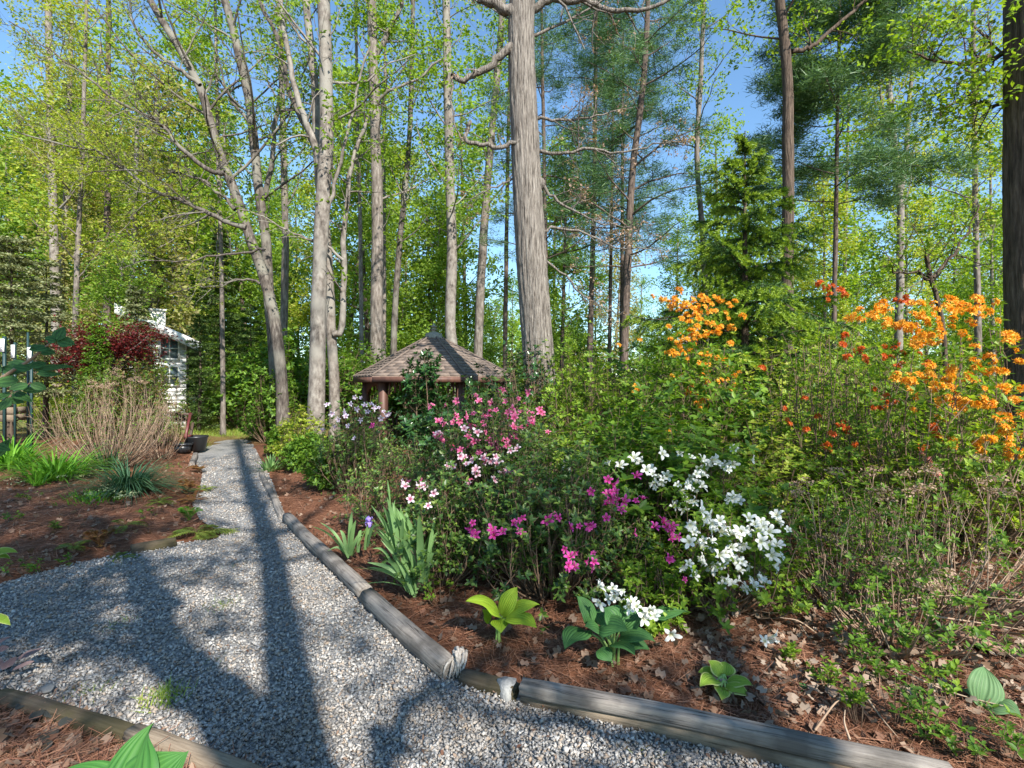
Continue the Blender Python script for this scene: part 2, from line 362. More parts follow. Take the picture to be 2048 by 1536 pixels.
# ------------------------------------------------------------------ loose litter on the beds
def scatter_bed(n0, dmin, dmax, gap=.05):
    out = []
    while sum(map(len, out)) < n0:
        d = dmin*(dmax/dmin)**rng.random(n0); x = rng.uniform(-1.2, 1.2, n0)*d
        k = (~inside(x, d)) & (sdist(x, d) > gap); out.append(np.column_stack([x[k], d[k]]))
    return np.concatenate(out)[:n0]
xy = scatter_bed(60000, 1.45, 9.5); N = len(xy); z = H(xy[:, 0], xy[:, 1])
a = rng.uniform(0, 6.28, N); f = np.column_stack([np.cos(a), np.sin(a), rng.normal(size=N)*.16])
V, Ft = place((np.array([[-.009, 0, 0], [.009, 0, 0], [.008, 1, .0], [-.008, 1, 0]]), np.array([[0, 1, 2, 3]])), np.column_stack([xy, z+rng.uniform(.002, .02, N)]), f, np.tile([0, 0, 1.], (N, 1))+rng.normal(size=(N, 3))*.3, rng.uniform(.07, .17, N)*(.8+.08*xy[:, 1]))
tag(part('pine_straw', V, [Ft], M_straw), 'rust brown pine straw strewn over the garden beds', 'pine straw', kind='stuff')
xy = scatter_bed(6000, 1.5, 11, .02); N = len(xy); z = H(xy[:, 0], xy[:, 1])
V, Ft = rand_leaves(LOBED, np.column_stack([xy, z+rng.uniform(.008, .03, N)]), .052, .75)
tag(part('leaf_litter', V, [Ft], M_dry), 'curled tan oak leaves lying on the mulch', 'fallen leaves', kind='stuff')
N = 2600; dd_ = rng.uniform(2.2, 5, N); xx = rng.uniform(.35, 1.1, N)*dd_; k = (~inside(xx, dd_)); xx, dd_ = xx[k], dd_[k]; N = len(xx)
M_pale = leafmat('bleached_leaf', [(.17, .115, .08), (.26, .19, .14), (.34, .265, .20), (.15, .085, .05)], .1, .75, 1.0)
V, Ft = rand_leaves(LOBED, np.column_stack([xx, dd_, H(xx, dd_)+rng.uniform(.01, .05, N)]), .045, 1.0)
tag(part('leaf_litter', V, [Ft], M_pale), 'bleached dead leaves heaped under the brown hydrangea canes at the right', 'fallen leaves', kind='stuff')
# odd leaves on the gravel
xy = scatter_path(700, 1.7, 12); N = len(xy)
V, Ft = rand_leaves(LEAF6, np.column_stack([xy, np.full(N, .02)]), .026, .4)
tag(part('fallen_leaves', V, [Ft], M_dry), 'few small orange brown leaves scattered on the gravel', 'fallen leaves', kind='stuff')
# lawn at the end of the path
N = 30000; d = rng.uniform(13.6, 34, N); x = (rng.uniform(375, 520, N)-1024)/F*d+rng.normal(size=N)*.5
V, Ft = place((BLADE[0]*[2.2, 1, 1], BLADE[1]), np.column_stack([x, d, H(x, d)]), rng.normal(size=(N, 3))*[.5, .5, .1]+[0, 0, 1], rng.normal(size=(N, 3)), rng.uniform(.06, .13, N))
tag(part('lawn_grass', V, [Ft], M_grass), 'sunlit yellow green lawn beyond the end of the gravel path', 'grass', kind='stuff')
V, Ft = [], None
g_ = MB()
for (px, py, n_, h_) in [(450, 1210, 120, .05), (330, 1400, 130, .11), (470, 1130, 30, .03), (190, 1385, 60, .06), (230, 1130, 60, .04), (440, 1325, 30, .04), (1275, 1510, 15, .05), (240, 1250, 50, .06)]:
    c = GP(px, py); p = c+rng.normal(size=(n_, 3))*[.05, .05, 0]
    g_.add(*place(BLADE, p, rng.normal(size=(n_, 3))*[.6, .6, .1]+[0, 0, .8], rng.normal(size=(n_, 3)), rng.uniform(.5, 1, n_)*h_))
tag(g_.build('weeds', M_grass), 'thin tufts of green grass weeds growing through the gravel', 'weeds', kind='stuff')

# ------------------------------------------------------------------ tree machinery
def walk(p, dr, L, n, wob, up, r):
    pts = [p]; dr = dr/np.linalg.norm(dr)
    for _ in range(n):
        dr = dr+r.normal(size=3)*wob+np.array([0, 0, up]); dr = dr/np.linalg.norm(dr); p = p+dr*L/n; pts.append(p)
    return np.array(pts)
def sub_branches(mb, anchors, path, rad, nsub, lsub, r, wob=.18, up=.04, lvl=1, t0=.25, spread=.9, k=3):
    """twigs off a branch; leaf anchors are put along the last level"""
    n = len(path)
    for q in range(nsub):
        t = t0+(1-t0)*(q+r.random())/nsub; u = min(t*(n-1), n-1.001); i = int(u); p = path[i]+(path[i+1]-path[i])*(u-i)
        T = path[i+1]-path[i]; T = T/np.linalg.norm(T)
        v = r.normal(size=3); v -= T*(v@T); v /= np.linalg.norm(v)
        d = T*.55+v*spread+np.array([0, 0, .1]); L = lsub*(1.15-.6*t)*r.uniform(.6, 1.3)
        pt = walk(p, d, L, 4, wob, up, r); rr = max(rad*(1-.7*t)*.5, .004)
        mb.add(*tube(pt, np.linspace(rr, rr*.35, 5), k))
        if lvl > 1: sub_branches(mb, anchors, pt, rr, max(2, nsub//2), lsub*.5, r, wob, up, lvl-1, .2, spread, 3)
        if lvl <= 1 or True:
            for s in (2, 3, 4): anchors.append(pt[s])
def tree(name, label, cat, trunk, r0, r1, bark, leaf, H_top, b0, nb, blen, leafn, leafs=.12, sig=.28, seed=1, limbs=(), group=None,
         up=.06, ang=.9, sub=6, lsub=.9, lvl=1, tpl=LEAF2, flat=.7, taper_up=True, tk=10, side=None, crownname='crown', extra=None, twigmat=None, flare=.35, nring=26, ridge=0):
    """trunk: list of world points (base first). limbs: explicit branches (points, r0, r1)"""
    r = np.random.default_rng(seed)
    trunk = [np.array(p, float) for p in trunk]
    base = trunk[0].copy(); base[2] = Hz(base[0], base[1])-.1
    if trunk[0][2] > base[2]+.3: trunk = [base]+trunk
    else: trunk[0] = base
    zt = trunk[-1][2]
    if zt < H_top:
        dv = trunk[-1]-trunk[-2]; dv = dv/np.linalg.norm(dv)
        dv = dv*np.array([.6, .6, 1]); trunk.append(trunk[-1]+dv*(H_top-zt))
    n = nring; path = spline(trunk, n); path += r.normal(size=path.shape)*[.012, .012, 0]*r0*8*.3*(26/n)**2
    hh = (path[:, 2]-path[0, 2])/(path[-1, 2]-path[0, 2])
    rad = r0+(r1-r0)*hh**.9; rad *= 1+flare*np.exp(-hh*(path[-1, 2]-path[0, 2])/.35)
    rad *= 1+r.normal(size=n)*.03*(26/n)
    root = thing(name, label, cat, path[0]+[0, 0, .1], group)
    Vt_, Ft_ = tube(path, rad, tk)
    if ridge:
        Vt_ = Vt_.reshape(n, tk, 3); aa = np.arange(tk)*2*math.pi/tk; zz = path[:, 2:3]
        w1 = np.sin(aa*13+2.2*np.sin(zz*1.7+aa*2)+1.3*np.sin(zz*4.1))+.8*np.sin(aa*21+2.6*np.sin(zz*2.3+aa)+zz*1.9)+.5*r.normal(size=(n, tk)); low = np.sin(aa*3+zz*.7)+np.sin(aa*2-zz*1.1)
        Vt_ = path[:, None]+(Vt_-path[:, None])*(1+ridge*w1+.02*low)[..., None]; Vt_ = Vt_.reshape(-1, 3)
    tm = MB(); tm.add(Vt_, Ft_); tm.build('trunk', bark, root, smooth=True)
    bm = MB(); anc = []
    for L in limbs:
        pts, a0, a1 = L[:3]; ns = L[3] if len(L) > 3 else 8; ls = L[4] if len(L) > 4 else lsub
        pp = spline(pts, max(8, 3*len(pts))); pp[1:] += r.normal(size=(len(pp)-1, 3))*.02
        lm = MB(); lm.add(*tube(pp, np.linspace(a0, a1, len(pp)), 7)); lm.build('limb', bark, root, smooth=True)
        sub_branches(bm, anc, pp, a0, ns, ls, r, lvl=2, t0=.2)
    for q in range(nb):
        t = b0+(1-b0)*((q+r.random())/nb); u = min(t*(n-1), n-1.001); i = int(u); p = path[i]+(path[i+1]-path[i])*(u-i)
        az = q*2.4+r.uniform(-.5, .5)
        if side is not None: az = side+r.normal()*1.0
        el = ang+r.normal()*.18
        d = np.array([math.cos(az)*math.sin(el), math.sin(az)*math.sin(el), math.cos(el)])
        tt = (t-b0)/(1-b0); L = blen*(1.0-.45*tt)*r.uniform(.6, 1.25)
        pt = walk(p, d, L, 7, .12, up, r); rr = max(.012, min(rad[i]*.38, L*.014))
        bm.add(*tube(pt, np.linspace(rr, rr*.3, 8), 5))
        sub_branches(bm, anc, pt, rr, sub, lsub, r, lvl=lvl)
    if bm.n: bm.build('branches', twigmat or bark, root, smooth=True, kind='stuff')
    if leafn and anc:
        A = np.array(anc); idx = r.integers(0, len(A), leafn)
        dens = r.random(len(A))**2.6
        pr = dens/dens.sum(); nc = leafn//6+1; idx = r.choice(len(A), nc, p=pr)
        cc = A[idx]+r.normal(size=(nc, 3))*sig*.8*np.array([1, 1, .7]); pos = np.repeat(cc, 6, 0)[:leafn]+r.normal(size=(leafn, 3))*leafs*.55*np.array([1, 1, .6])
        V_, F_ = rand_leaves(tpl, pos, leafs, flat, r)
        o = part(crownname, V_, [F_], leaf, root); o['kind'] = 'stuff'
    if extra: extra(root, path, r, anc)
    return root, path, anc
def copy_tree(o, parent=None):
    c = o.copy(); COL.objects.link(c); c.parent = parent
    for ch in list(o.children): copy_tree(ch, c)
    return c
def px_path(lst, d): return [P(x, y, d if len(q) < 3 else q[2]) for q in lst for x, y in [q[:2]]]

# ---- the big oak beside the gazebo
d = 8.6
OAKR = px_path([(1086, 900), (1080, 760), (1072, 640), (1062, 500), (1052, 330), (1045, 180), (1042, 60), (1046, -60)], d)
limbs = [
    (px_path([(1028, 92), (1005, 110), (975, 132), (948, 150), (925, 160), (906, 153)], d-.1), .075, .04, 2, .5),
    (px_path([(906, 155), (900, 190), (905, 235), (918, 268), (930, 288)], d-.1), .018, .008, 2, .3),
    (px_path([(1052, 283), (1030, 285), (1005, 290), (985, 293), (960, 288), (938, 286), (931, 270), (935, 255), (942, 240)], d-.15), .04, .03, 2, .4),
    (px_path([(1075, 237), (1110, 240), (1160, 238), (1200, 230), (1265, 212)], d), .03, .008, 12, .7),
    (px_path([(1078, 302), (1120, 306), (1180, 300), (1240, 305), (1300, 290), (1370, 285)], d), .035, .008, 14, .8),
    (px_path([(1088, 372), (1110, 398), (1150, 420), (1200, 445), (1265, 455)], d), .03, .007, 12, .7),
    (px_path([(1085, 470), (1110, 455), (1180, 470), (1240, 495), (1330, 500)], d), .03, .007, 14, .8),
    (px_path([(1090, 520), (1140, 560), (1180, 600), (1230, 620)], d), .022, .006, 10, .7),
    (px_path([(1062, 20), (1090, 5), (1130, -2), (1180, 5), (1220, 18), (1290, 18), (1380, -20)], d), .075, .025, 10, 1.0),
    (px_path([(1030, 30), (1000, 12), (965, 0), (925, -25)], d-.1), .10, .06, 4, .6),
    (px_path([(1035, 350), (1000, 372), (960, 385), (930, 410)], d), .02, .006, 6, .6)]
oak, opath, oanc = tree('oak_tree', 'massive furrowed grey oak trunk with stubby limbs, standing just right of the gazebo', 'tree', OAKR, .29, .2, M_barkoak, M_drypink,
                        11, .75, 8, 2.0, 2600, .05, .06, seed=11, limbs=limbs, tk=96, crownname='buds', flare=.0, nring=230, ridge=.016)
mk = MB(); mk.add(*lathe((0, 0, 0), [(0.0, .09), (.05, .085), (.085, .06), (.12, .0)], 12))
V, Fs, mi = mk.get(); V = V[:, [1, 0, 2]]; V = np.column_stack([V[:, 2], V[:, 1], V[:, 0]])
part('knot', V+P(1086, 368, d)-[.05, .0, 0], Fs, M_barkoak, oak, True)
part('knot', V*[-.8, .9, .9]+P(1044, 284, d)+[.05, -.15, 0], Fs, M_barkoak, oak, True)

# ---- trunks in the wood, in order from the left
T = [
 # label, px path, depth, width px, bark, leaf, top, b0, nb, blen, leafn, extras
 ('tall pale twin trunk at the far left, the thicker one, above the grey hemlock', [(112, 640), (108, 480), (104, 330), (100, 200)], 19, 17, M_barkpale, M_yellowgreen, 17, .45, 20, 2.6, 6500, {}),
 ('thinner pale trunk leaning beside the thick one at the far left', [(122, 640), (127, 500), (133, 380), (138, 250)], 20, 12, M_barkpale, M_tangreen, 16, .45, 14, 2.2, 4200, {}),
 ('slim mottled trunk rising behind the left edge of the red maple', [(150, 680), (153, 560), (158, 450), (165, 300)], 15, 10, M_barkgrey, M_yellowgreen, 13, .4, 18, 2.2, 5500, {}),
 ('straight dark trunk rising directly above the red maple', [(214, 640), (213, 520), (215, 400), (216, 250)], 17, 13, M_barkpine, M_spring, 15, .5, 14, 2.4, 3200, {}),
 ('pale trunk forking into a Y above the white house gable', [(264, 640), (264, 540), (268, 460)], 18, 11, M_barkpale, M_yellowgreen, 12, .5, 10, 2.2, 4200,
    {'limbs': [(px_path([(268, 460), (262, 420), (256, 380), (250, 300)], 18), .07, .03, 8, .9), (px_path([(268, 460), (280, 440), (290, 400), (292, 330)], 18), .06, .03, 8, .9)]}),
 ('thin straight trunk among hemlocks left of the maples', [(446, 780), (444, 600), (440, 430), (436, 300)], 14, 9, M_barkgrey, M_spring, 13, .45, 16, 1.8, 2600, {}),
 ('pale slender trunk standing behind the leaning maple stems', [(566, 720), (570, 560), (570, 420), (566, 250), (560, 60)], 18, 15, M_barkgrey, M_spring, 18, .5, 18, 2.5, 4500, {}),
 ('stout grey poplar trunk left of the gazebo roof', [(753, 740), (753, 600), (755, 440), (750, 250), (746, 90), (742, -30)], 15.5, 26, M_barkgrey, M_spring, 17, .45, 20, 2.6, 4800,
    {'limbs': [(px_path([(752, 110), (775, 70), (795, 30), (810, -20)], 15.5), .09, .05, 6, .9)]}),
 ('narrow trunk tight behind the stout grey poplar', [(768, 730), (768, 500), (768, 300), (770, 150)], 20, 9, M_barkgrey, M_spring, 17, .55, 12, 2.0, 2600, {}),
 ('thin trunk just left of the stout poplar', [(724, 760), (722, 600), (720, 420), (716, 280)], 17, 9, M_barkpale, M_spring, 15, .5, 12, 2.0, 2600, {}),
 ('slanting brown grey trunk with upswept limbs left of the roof peak', [(787, 720), (791, 600), (800, 480), (812, 360), (820, 250), (824, 120)], 17, 13, M_barkmaple, M_spring, 16, .4, 18, 2.4, 3400, {}),
 ('smooth pale poplar trunk rising behind the gazebo finial', [(905, 720), (900, 640), (904, 500), (899, 330), (895, 150), (892, -20)], 16, 23, M_barkpale, M_spring, 17, .4, 20, 2.4, 5200, {}),
 ('grey trunk leaning right between the finial and the oak', [(956, 720), (962, 560), (970, 430), (984, 260), (1000, 90)], 19, 19, M_barkgrey, M_spring, 18, .5, 16, 2.5, 4000, {}),
 ('thin dark trunk between the leaning grey trunk and the oak', [(1010, 720), (1012, 560), (1014, 400), (1018, 200)], 22, 10, M_barkpine, M_spring, 17, .6, 10, 2.0, 2000, {}),
 ('tall grey trunk crossing in front of the pines, right of centre', [(1412, 640), (1404, 450), (1396, 360), (1394, 280), (1402, 150), (1408, -20)], 19, 13, M_barkgrey, M_spring, 18, .5, 14, 2.6, 3600, {}),
 ('stout brown trunk behind the spruce top, one long limb to the right', [(1574, 640), (1576, 430), (1576, 280), (1574, 150), (1564, 40), (1556, -30)], 12.5, 27, M_barkdark, M_spring, 13, .6, 10, 2.4, 3000,
    {'limbs': [(px_path([(1584, 103), (1612, 98), (1628, 90), (1660, 62), (1700, 30), (1740, -5), (1800, -50)], 12.5), .06, .03, 8, 1.2)]}),
 ('pale poplar with several upright stems, right of the spruce', [(1796, 720), (1800, 560), (1800, 400), (1786, 270), (1775, 120)], 17, 15, M_barkpale, M_yellowgreen, 16, .3, 22, 2.2, 4600,
    {'limbs': [(px_path([(1802, 380), (1815, 280), (1822, 150), (1840, 20)], 17), .09, .04, 10, .8), (px_path([(1790, 300), (1765, 220), (1755, 120)], 17), .07, .03, 8, .7)]}),
 ('thin straight trunk in yellow green leaf near the right edge', [(1956, 640), (1952, 480), (1950, 330), (1948, 200)], 19, 12, M_barkgrey, M_yellowgreen, 16, .35, 20, 2.2, 4600, {}),
]
for k, (lab, pp, d, wpx, bark, leaf, top, b0, nb, bl, ln, ex) in enumerate(T):
    r0 = wpx/2/F*d
    tree('hardwood_tree', lab, 'tree', px_path(pp, d), r0*1.08, r0*.6, bark, leaf, top, b0, nb, bl, ln, .115, .3, seed=30+k, group='tall hardwood trees in the wood', **ex)

# twin pale beech stems and the leaning maple clump
d = 11
tree('beech_tree', 'smooth pale grey tree with broad trunk, banded with shadows, left of the gazebo', 'tree',
     px_path([(630, 860), (634, 760), (637, 640), (640, 520), (645, 420), (652, 300), (652, 160), (646, -20)], d), .18, .12, M_barkpale, M_spring, 13, .7, 12, 2.4, 1500, .1, .3, seed=61, tk=16,
     limbs=[(px_path([(640, 330), (625, 280), (600, 210), (575, 110), (560, -10)], d), .08, .05, 6, .9), (px_path([(650, 440), (668, 380), (690, 300), (712, 200), (740, 90)], d), .05, .02, 8, .8)])
tree('beech_tree', 'whitish crooked tree with a side stem, close right of the broad pale trunk', 'tree',
     px_path([(669, 860), (668, 760), (662, 660), (658, 560), (652, 470), (640, 380), (634, 280), (628, 150), (612, 0)], d+.6), .125, .07, M_barkpale, M_spring, 13, .7, 10, 2.2, 1300, .1, .3, seed=62, tk=14,
     limbs=[(px_path([(668, 668), (682, 660), (686, 600), (688, 500), (692, 400), (702, 330), (730, 250), (770, 190), (830, 160), (880, 120)], d+.5), .085, .02, 14, .9),
            (px_path([(686, 520), (660, 495), (620, 480), (570, 460), (520, 430), (460, 410)], d+.3), .035, .01, 10, .8)])
d = 12
maple_limbs = [
    (px_path([(492, 455), (470, 450), (440, 440), (400, 415), (360, 400), (320, 385), (280, 362), (230, 325), (180, 300), (100, 282), (10, 255)], d-1), .06, .012, 26, 1.1),
    (px_path([(450, 345), (425, 342), (390, 320), (350, 282), (320, 245), (290, 226), (240, 205), (180, 160), (110, 110), (20, 40)], d-1.5), .055, .012, 26, 1.1),
    (px_path([(520, 568), (480, 560), (430, 574), (390, 575), (340, 590)], d-.5), .03, .01, 12, .8),
    (px_path([(470, 420), (430, 380), (380, 350), (320, 345), (240, 340), (160, 350)], d-1), .04, .01, 18, 1.0),
    (px_path([(400, 170), (360, 140), (320, 110), (270, 60), (255, -10)], d-.5), .05, .02, 12, 1.0),
    (px_path([(530, 500), (480, 505), (420, 512), (370, 525), (300, 520), (240, 540)], d-1), .03, .008, 14, .8)]
tree('maple_tree', 'leaning maple, its trunk bending left over the path with long bare arching limbs', 'tree',
     px_path([(566, 860), (562, 740), (545, 620), (520, 530), (498, 470), (472, 390), (440, 310), (420, 240), (400, 175), (355, 90), (300, 0)], d), .15, .07, M_barkmaple, M_yellowgreen, 12, .5, 14, 3.2, 12500, .055, .13, seed=71, limbs=maple_limbs, tk=14, lvl=2, sub=7)
tree('maple_tree', 'darker maple stem just behind the leaning one, forking upward', 'tree',
     px_path([(552, 820), (546, 680), (536, 580), (532, 480), (520, 400), (508, 290), (498, 200), (480, 120), (462, 40), (445, -20)], d+1), .145, .08, M_barkmaple, M_spring, 15, .45, 16, 2.8, 4200, .08, .2, seed=72, tk=14,
     limbs=[(px_path([(528, 400), (545, 320), (556, 230), (562, 140), (566, 20)], d+1), .07, .04, 10, 1.0), (px_path([(505, 250), (470, 210), (440, 160), (400, 130)], d+1), .05, .02, 8, 1.0),
            (px_path([(640, 310), (610, 250), (580, 180), (560, 90), (520, 0)], d+.2), .07, .05, 10, 1.0)])
# dark trunk at the right edge
tree('hardwood_tree', 'big dark rough trunk cut by the right edge of the picture', 'tree', px_path([(2072, 900), (2070, 600), (2066, 300), (2064, -50)], 6.2), .29, .235, M_barkdark, M_spring, 11, .78, 10, 2.4, 3200, .075, .25, seed=81, tk=72, nring=160, ridge=.014,
     group='tall hardwood trees in the wood',
     limbs=[(px_path([(2050, 90), (1980, 120), (1900, 130), (1820, 100)], 6.4), .04, .01, 16, .8), (px_path([(2050, 180), (1990, 210), (1930, 200), (1880, 215)], 6.6), .03, .01, 14, .7)])
# crooked sapling with dark stems, right
tree('crooked_sapling', 'crooked dark sapling forking low behind the orange azalea', 'tree', px_path([(1890, 700), (1872, 590), (1862, 560)], 8), .04, .03, M_barkdark, M_spring, 3.6, .7, 6, 1.2, 1500, .07, .2, seed=83,
     limbs=[(px_path([(1862, 560), (1840, 548), (1800, 545), (1760, 530)], 8), .025, .01, 8, .6), (px_path([(1866, 555), (1900, 510), (1930, 470), (1960, 410)], 8), .03, .01, 8, .6)])

# ---- white pines
def pine_extra(root, path, r, anc):
    A = np.array(anc); A = A[r.random(len(A)) < .9]
    N = len(A); k = 28 if len(A) < 900 else 20
    pos = np.repeat(A, k, 0)+r.normal(size=(N*k, 3))*[.16, .16, .05]
    f = r.normal(size=(N*k, 3)); f[:, 2] = np.abs(f[:, 2])*.5
    V_, F_ = place((np.array([[-.045, 0, 0], [.045, 0, 0], [0, 1, 0]]), np.array([[0, 1, 2]])), pos, f, r.normal(size=(N*k, 3)), .21*r.uniform(.7, 1.3, N*k))
    o = part('needles', V_, [F_], M_pine, root); o['kind'] = 'stuff'
PN = [('dark pine trunk half hidden right behind the oak', [(1092, 640), (1090, 450), (1088, 300), (1085, 150)], 18, 12, 15, .3, 26),
      ('thin pine, leftmost of the bare stems right of the oak', [(1180, 720), (1184, 560), (1188, 400), (1190, 250), (1192, 60)], 19, 13, 17, .38, 30),
      ('slender pine stem between the bare stems right of the oak', [(1219, 720), (1221, 560), (1224, 400), (1226, 200)], 21, 9, 16, .5, 26),
      ('thin pine stem just left of the leaning thick pine', [(1243, 720), (1244, 560), (1245, 400), (1246, 150)], 22, 10, 17, .5, 26),
      ('thick brown pine leaning right in its upper half', [(1248, 740), (1252, 600), (1257, 480), (1266, 330), (1282, 210), (1292, 90), (1296, -20)], 16, 19, 17, .3, 36),
      ('dark pine with bluish tiers of needles, right of the spruce', [(1668, 640), (1671, 500), (1673, 350), (1676, 180), (1678, 90)], 14, 11, 13, .42, 30)]
for k, (lab, pp, d, wpx, top, b0, nb) in enumerate(PN):
    r0 = wpx/2/F*d
    tree('pine_tree', lab, 'tree', px_path(pp, d), r0*1.05, r0*.45, M_barkpine, M_pine, top, b0, nb, 2.6, 0, seed=100+k, group='white pines behind the garden', up=.01, ang=1.35, sub=9, lsub=.8, lvl=2 if k == 5 else 1, extra=pine_extra)

# ---- conifer with flat sprays (hemlock)
def hemlock(name, label, base, h, rad, n_b, mat, seed, leafn, bare=0, group=None, sz=.035):
    r = np.random.default_rng(seed); base = np.array([base[0], base[1], Hz(base[0], base[1])]); root = thing(name, label, 'tree', base, group)
    tm = MB(); tm.add(*tube(spline([base-[0, 0, .1], base+[.04, 0, h*.5], base+[0, .03, h]], 10), np.linspace(h*.012+.02, .006, 10), 7)); tm.build('trunk', M_barkdark, root, True)
    bm = MB(); A = []; D = []
    for q in range(n_b):
        t = bare+(1-bare)*(q+r.random())/n_b; az = q*2.4+r.uniform(-.4, .4); L = rad*(1.05-t)**.75*r.uniform(.7, 1.1)
        dr = np.array([math.cos(az), math.sin(az), .25]); pt = walk(base+[0, 0, t*h], dr, L, 6, .06, -.07, r)
        bm.add(*tube(pt, np.linspace(.012, .003, 7), 3))
        for s in range(1, 7):
            for sg in (-1, 1):
                for _ in range(2):
                    T_ = nrm(pt[s]-pt[s-1]); sd_ = np.cross(T_, [0, 0, 1])*sg; q0 = pt[s-1]+(pt[s]-pt[s-1])*r.random(); Ls = L*.38*(1.1-s/7)*r.uniform(.6, 1.2)+.08
                    for u in np.linspace(.1, 1, 7): A.append(q0+(T_*.6+sd_)*u*Ls+[0, 0, -.12*u*u*Ls]); D.append(T_*.6+sd_)
    bm.build('branches', M_barkdark, root)
    A = np.array(A); D = np.array(D); idx = r.integers(0, len(A), leafn)
    up = r.normal(size=(leafn, 3))*.55; up[:, 2] += 1
    V_, F_ = place(LEAF2, A[idx]+r.normal(size=(leafn, 3))*.02, D[idx]+r.normal(size=(leafn, 3))*[.9, .9, .45], up, sz*r.uniform(.7, 1.5, leafn))
    o = part('foliage', V_, [F_], mat, root); o['kind'] = 'stuff'
    return root
hemlock('hemlock_tree', 'large greyish green hemlock filling the left edge behind the plant labels', at(20, 11), 4.6, 1.9, 60, M_hemgray, 201, 20000, .22, sz=.06)
hemlock('hemlock_tree', 'second greyish hemlock between the left edge and the red maple', at(90, 12.5), 4.4, 1.5, 46, M_hemgray, 202, 12000, .22, sz=.06)
hemlock('hemlock_tree', 'dark hemlock with thin trunk right of the white house', at(440, 22), 8.2, 1.7, 80, M_hemlock, 203, 24000, .08, sz=.09)
hemlock('hemlock_tree', 'dense low hemlock beside the lawn, left of the leaning maple', at(500, 19), 4.4, 1.3, 44, M_hemlock, 204, 17000, .02, sz=.06)
hemlock('hemlock_tree', 'small dark hemlock hiding the right corner of the white house', at(398, 14.3), 3.3, .62, 50, M_hemlock, 206, 7000, .03, sz=.055)
hemlock('hemlock_tree', 'olive green young hemlock between the red maple and the house window', at(272, 13.2), 3.9, .8, 60, M_hemgray, 207, 9000, .05, sz=.06)
hemlock('hemlock_tree', 'dark spreading hemlock deep behind the far end of the lawn', at(470, 24), 4.6, 1.5, 40, M_hemlock, 205, 14000, .02, sz=.065)

# ---- the spruce
def spruce():
    d = 8.8; bx, by = at(1490, d); base = np.array([bx, by, Hz(bx, by)]); r = np.random.default_rng(5)
    top = P(1486, 262, d)[2]; h = top-base[2]
    root = thing('spruce_tree', 'dark green spruce with lime new growth on its drooping tips', 'tree', base)
    tm = MB(); tm.add(*tube(spline([base-[0, 0, .1], base+[0, 0, h*.5], base+[0, 0, h]], 12), np.linspace(.10, .008, 12), 9)); tm.build('trunk', M_barkdark, root, True)
    bm = MB(); old = [[], []]; tip = [[], []]
    t = .16; q = 0
    while t < .985:
        az = q*2.4+r.uniform(-.3, .3); q += 1
        L = 3.3*(1-t)**.85*r.uniform(.55, 1.05)+.06; el = .12+.55*t+r.normal()*.13
        dr = np.array([math.cos(az)*math.cos(el), math.sin(az)*math.cos(el), math.sin(el)])
        pt = walk(base+[0, 0, t*h], dr, L, 9, .04, -.07, r); pt[-2:, 2] += [.02*L, .06*L]
        bm.add(*tube(pt, np.linspace(.022*L/2+.004, .003, 10), 4))
        for s in range(1, 10):
            T_ = nrm(pt[s]-pt[s-1]); sdv = nrm(np.cross(T_, [0, 0, 1]))
            for sg in (-1, 1):
                for u0 in (.2, .7):
                    q0 = pt[s-1]+(pt[s]-pt[s-1])*u0; Ls = (.40*min(L, 1.35)*(1.05-abs(s/9-.45)*1.3)+.03)*r.uniform(.7, 1.15)
                    dd = nrm(T_*.75+sdv*sg*.8+[0, 0, -.3]+r.normal(size=3)*.22); nn = int(Ls/.014)+4
                    us = np.linspace(0, 1, nn); pts = q0+dd*us[:, None]*Ls+np.array([0, 0, -1])*(us[:, None]**2)*Ls*.3+r.normal(size=3)*.01
                    k = us > .45; old[0].append(pts[~k]); old[1].append(np.tile(dd, ((~k).sum(), 1))); tip[0].append(pts[k]); tip[1].append(np.tile(dd, (k.sum(), 1)))
        t += .0072*(1+.3*r.random())*(1+1.8*t*t)
    bm.build('branches', M_barkdark, root)
    for nm, (a_, b_), m_, rep, sz in (('foliage', old, M_spruce, 2, .07), ('new_growth', tip, M_sprtip, 3, .065)):
        A = np.repeat(np.concatenate(a_), rep, 0); D = np.repeat(np.concatenate(b_), rep, 0); N = len(A)
        v = r.normal(size=(N, 3)); v = nrm(v-D*(v*D).sum(1, keepdims=True))
        V_, F_ = place((np.array([[-.14, 0, 0], [.14, 0, 0], [0, 1, 0]]), np.array([[0, 1, 2]])), A+r.normal(size=(N, 3))*.006, v*.75+D*.8, r.normal(size=(N, 3)), sz*r.uniform(.6, 1.2, N))
        o = part(nm, V_, [F_], m_, root); o['kind'] = 'stuff'
spruce()

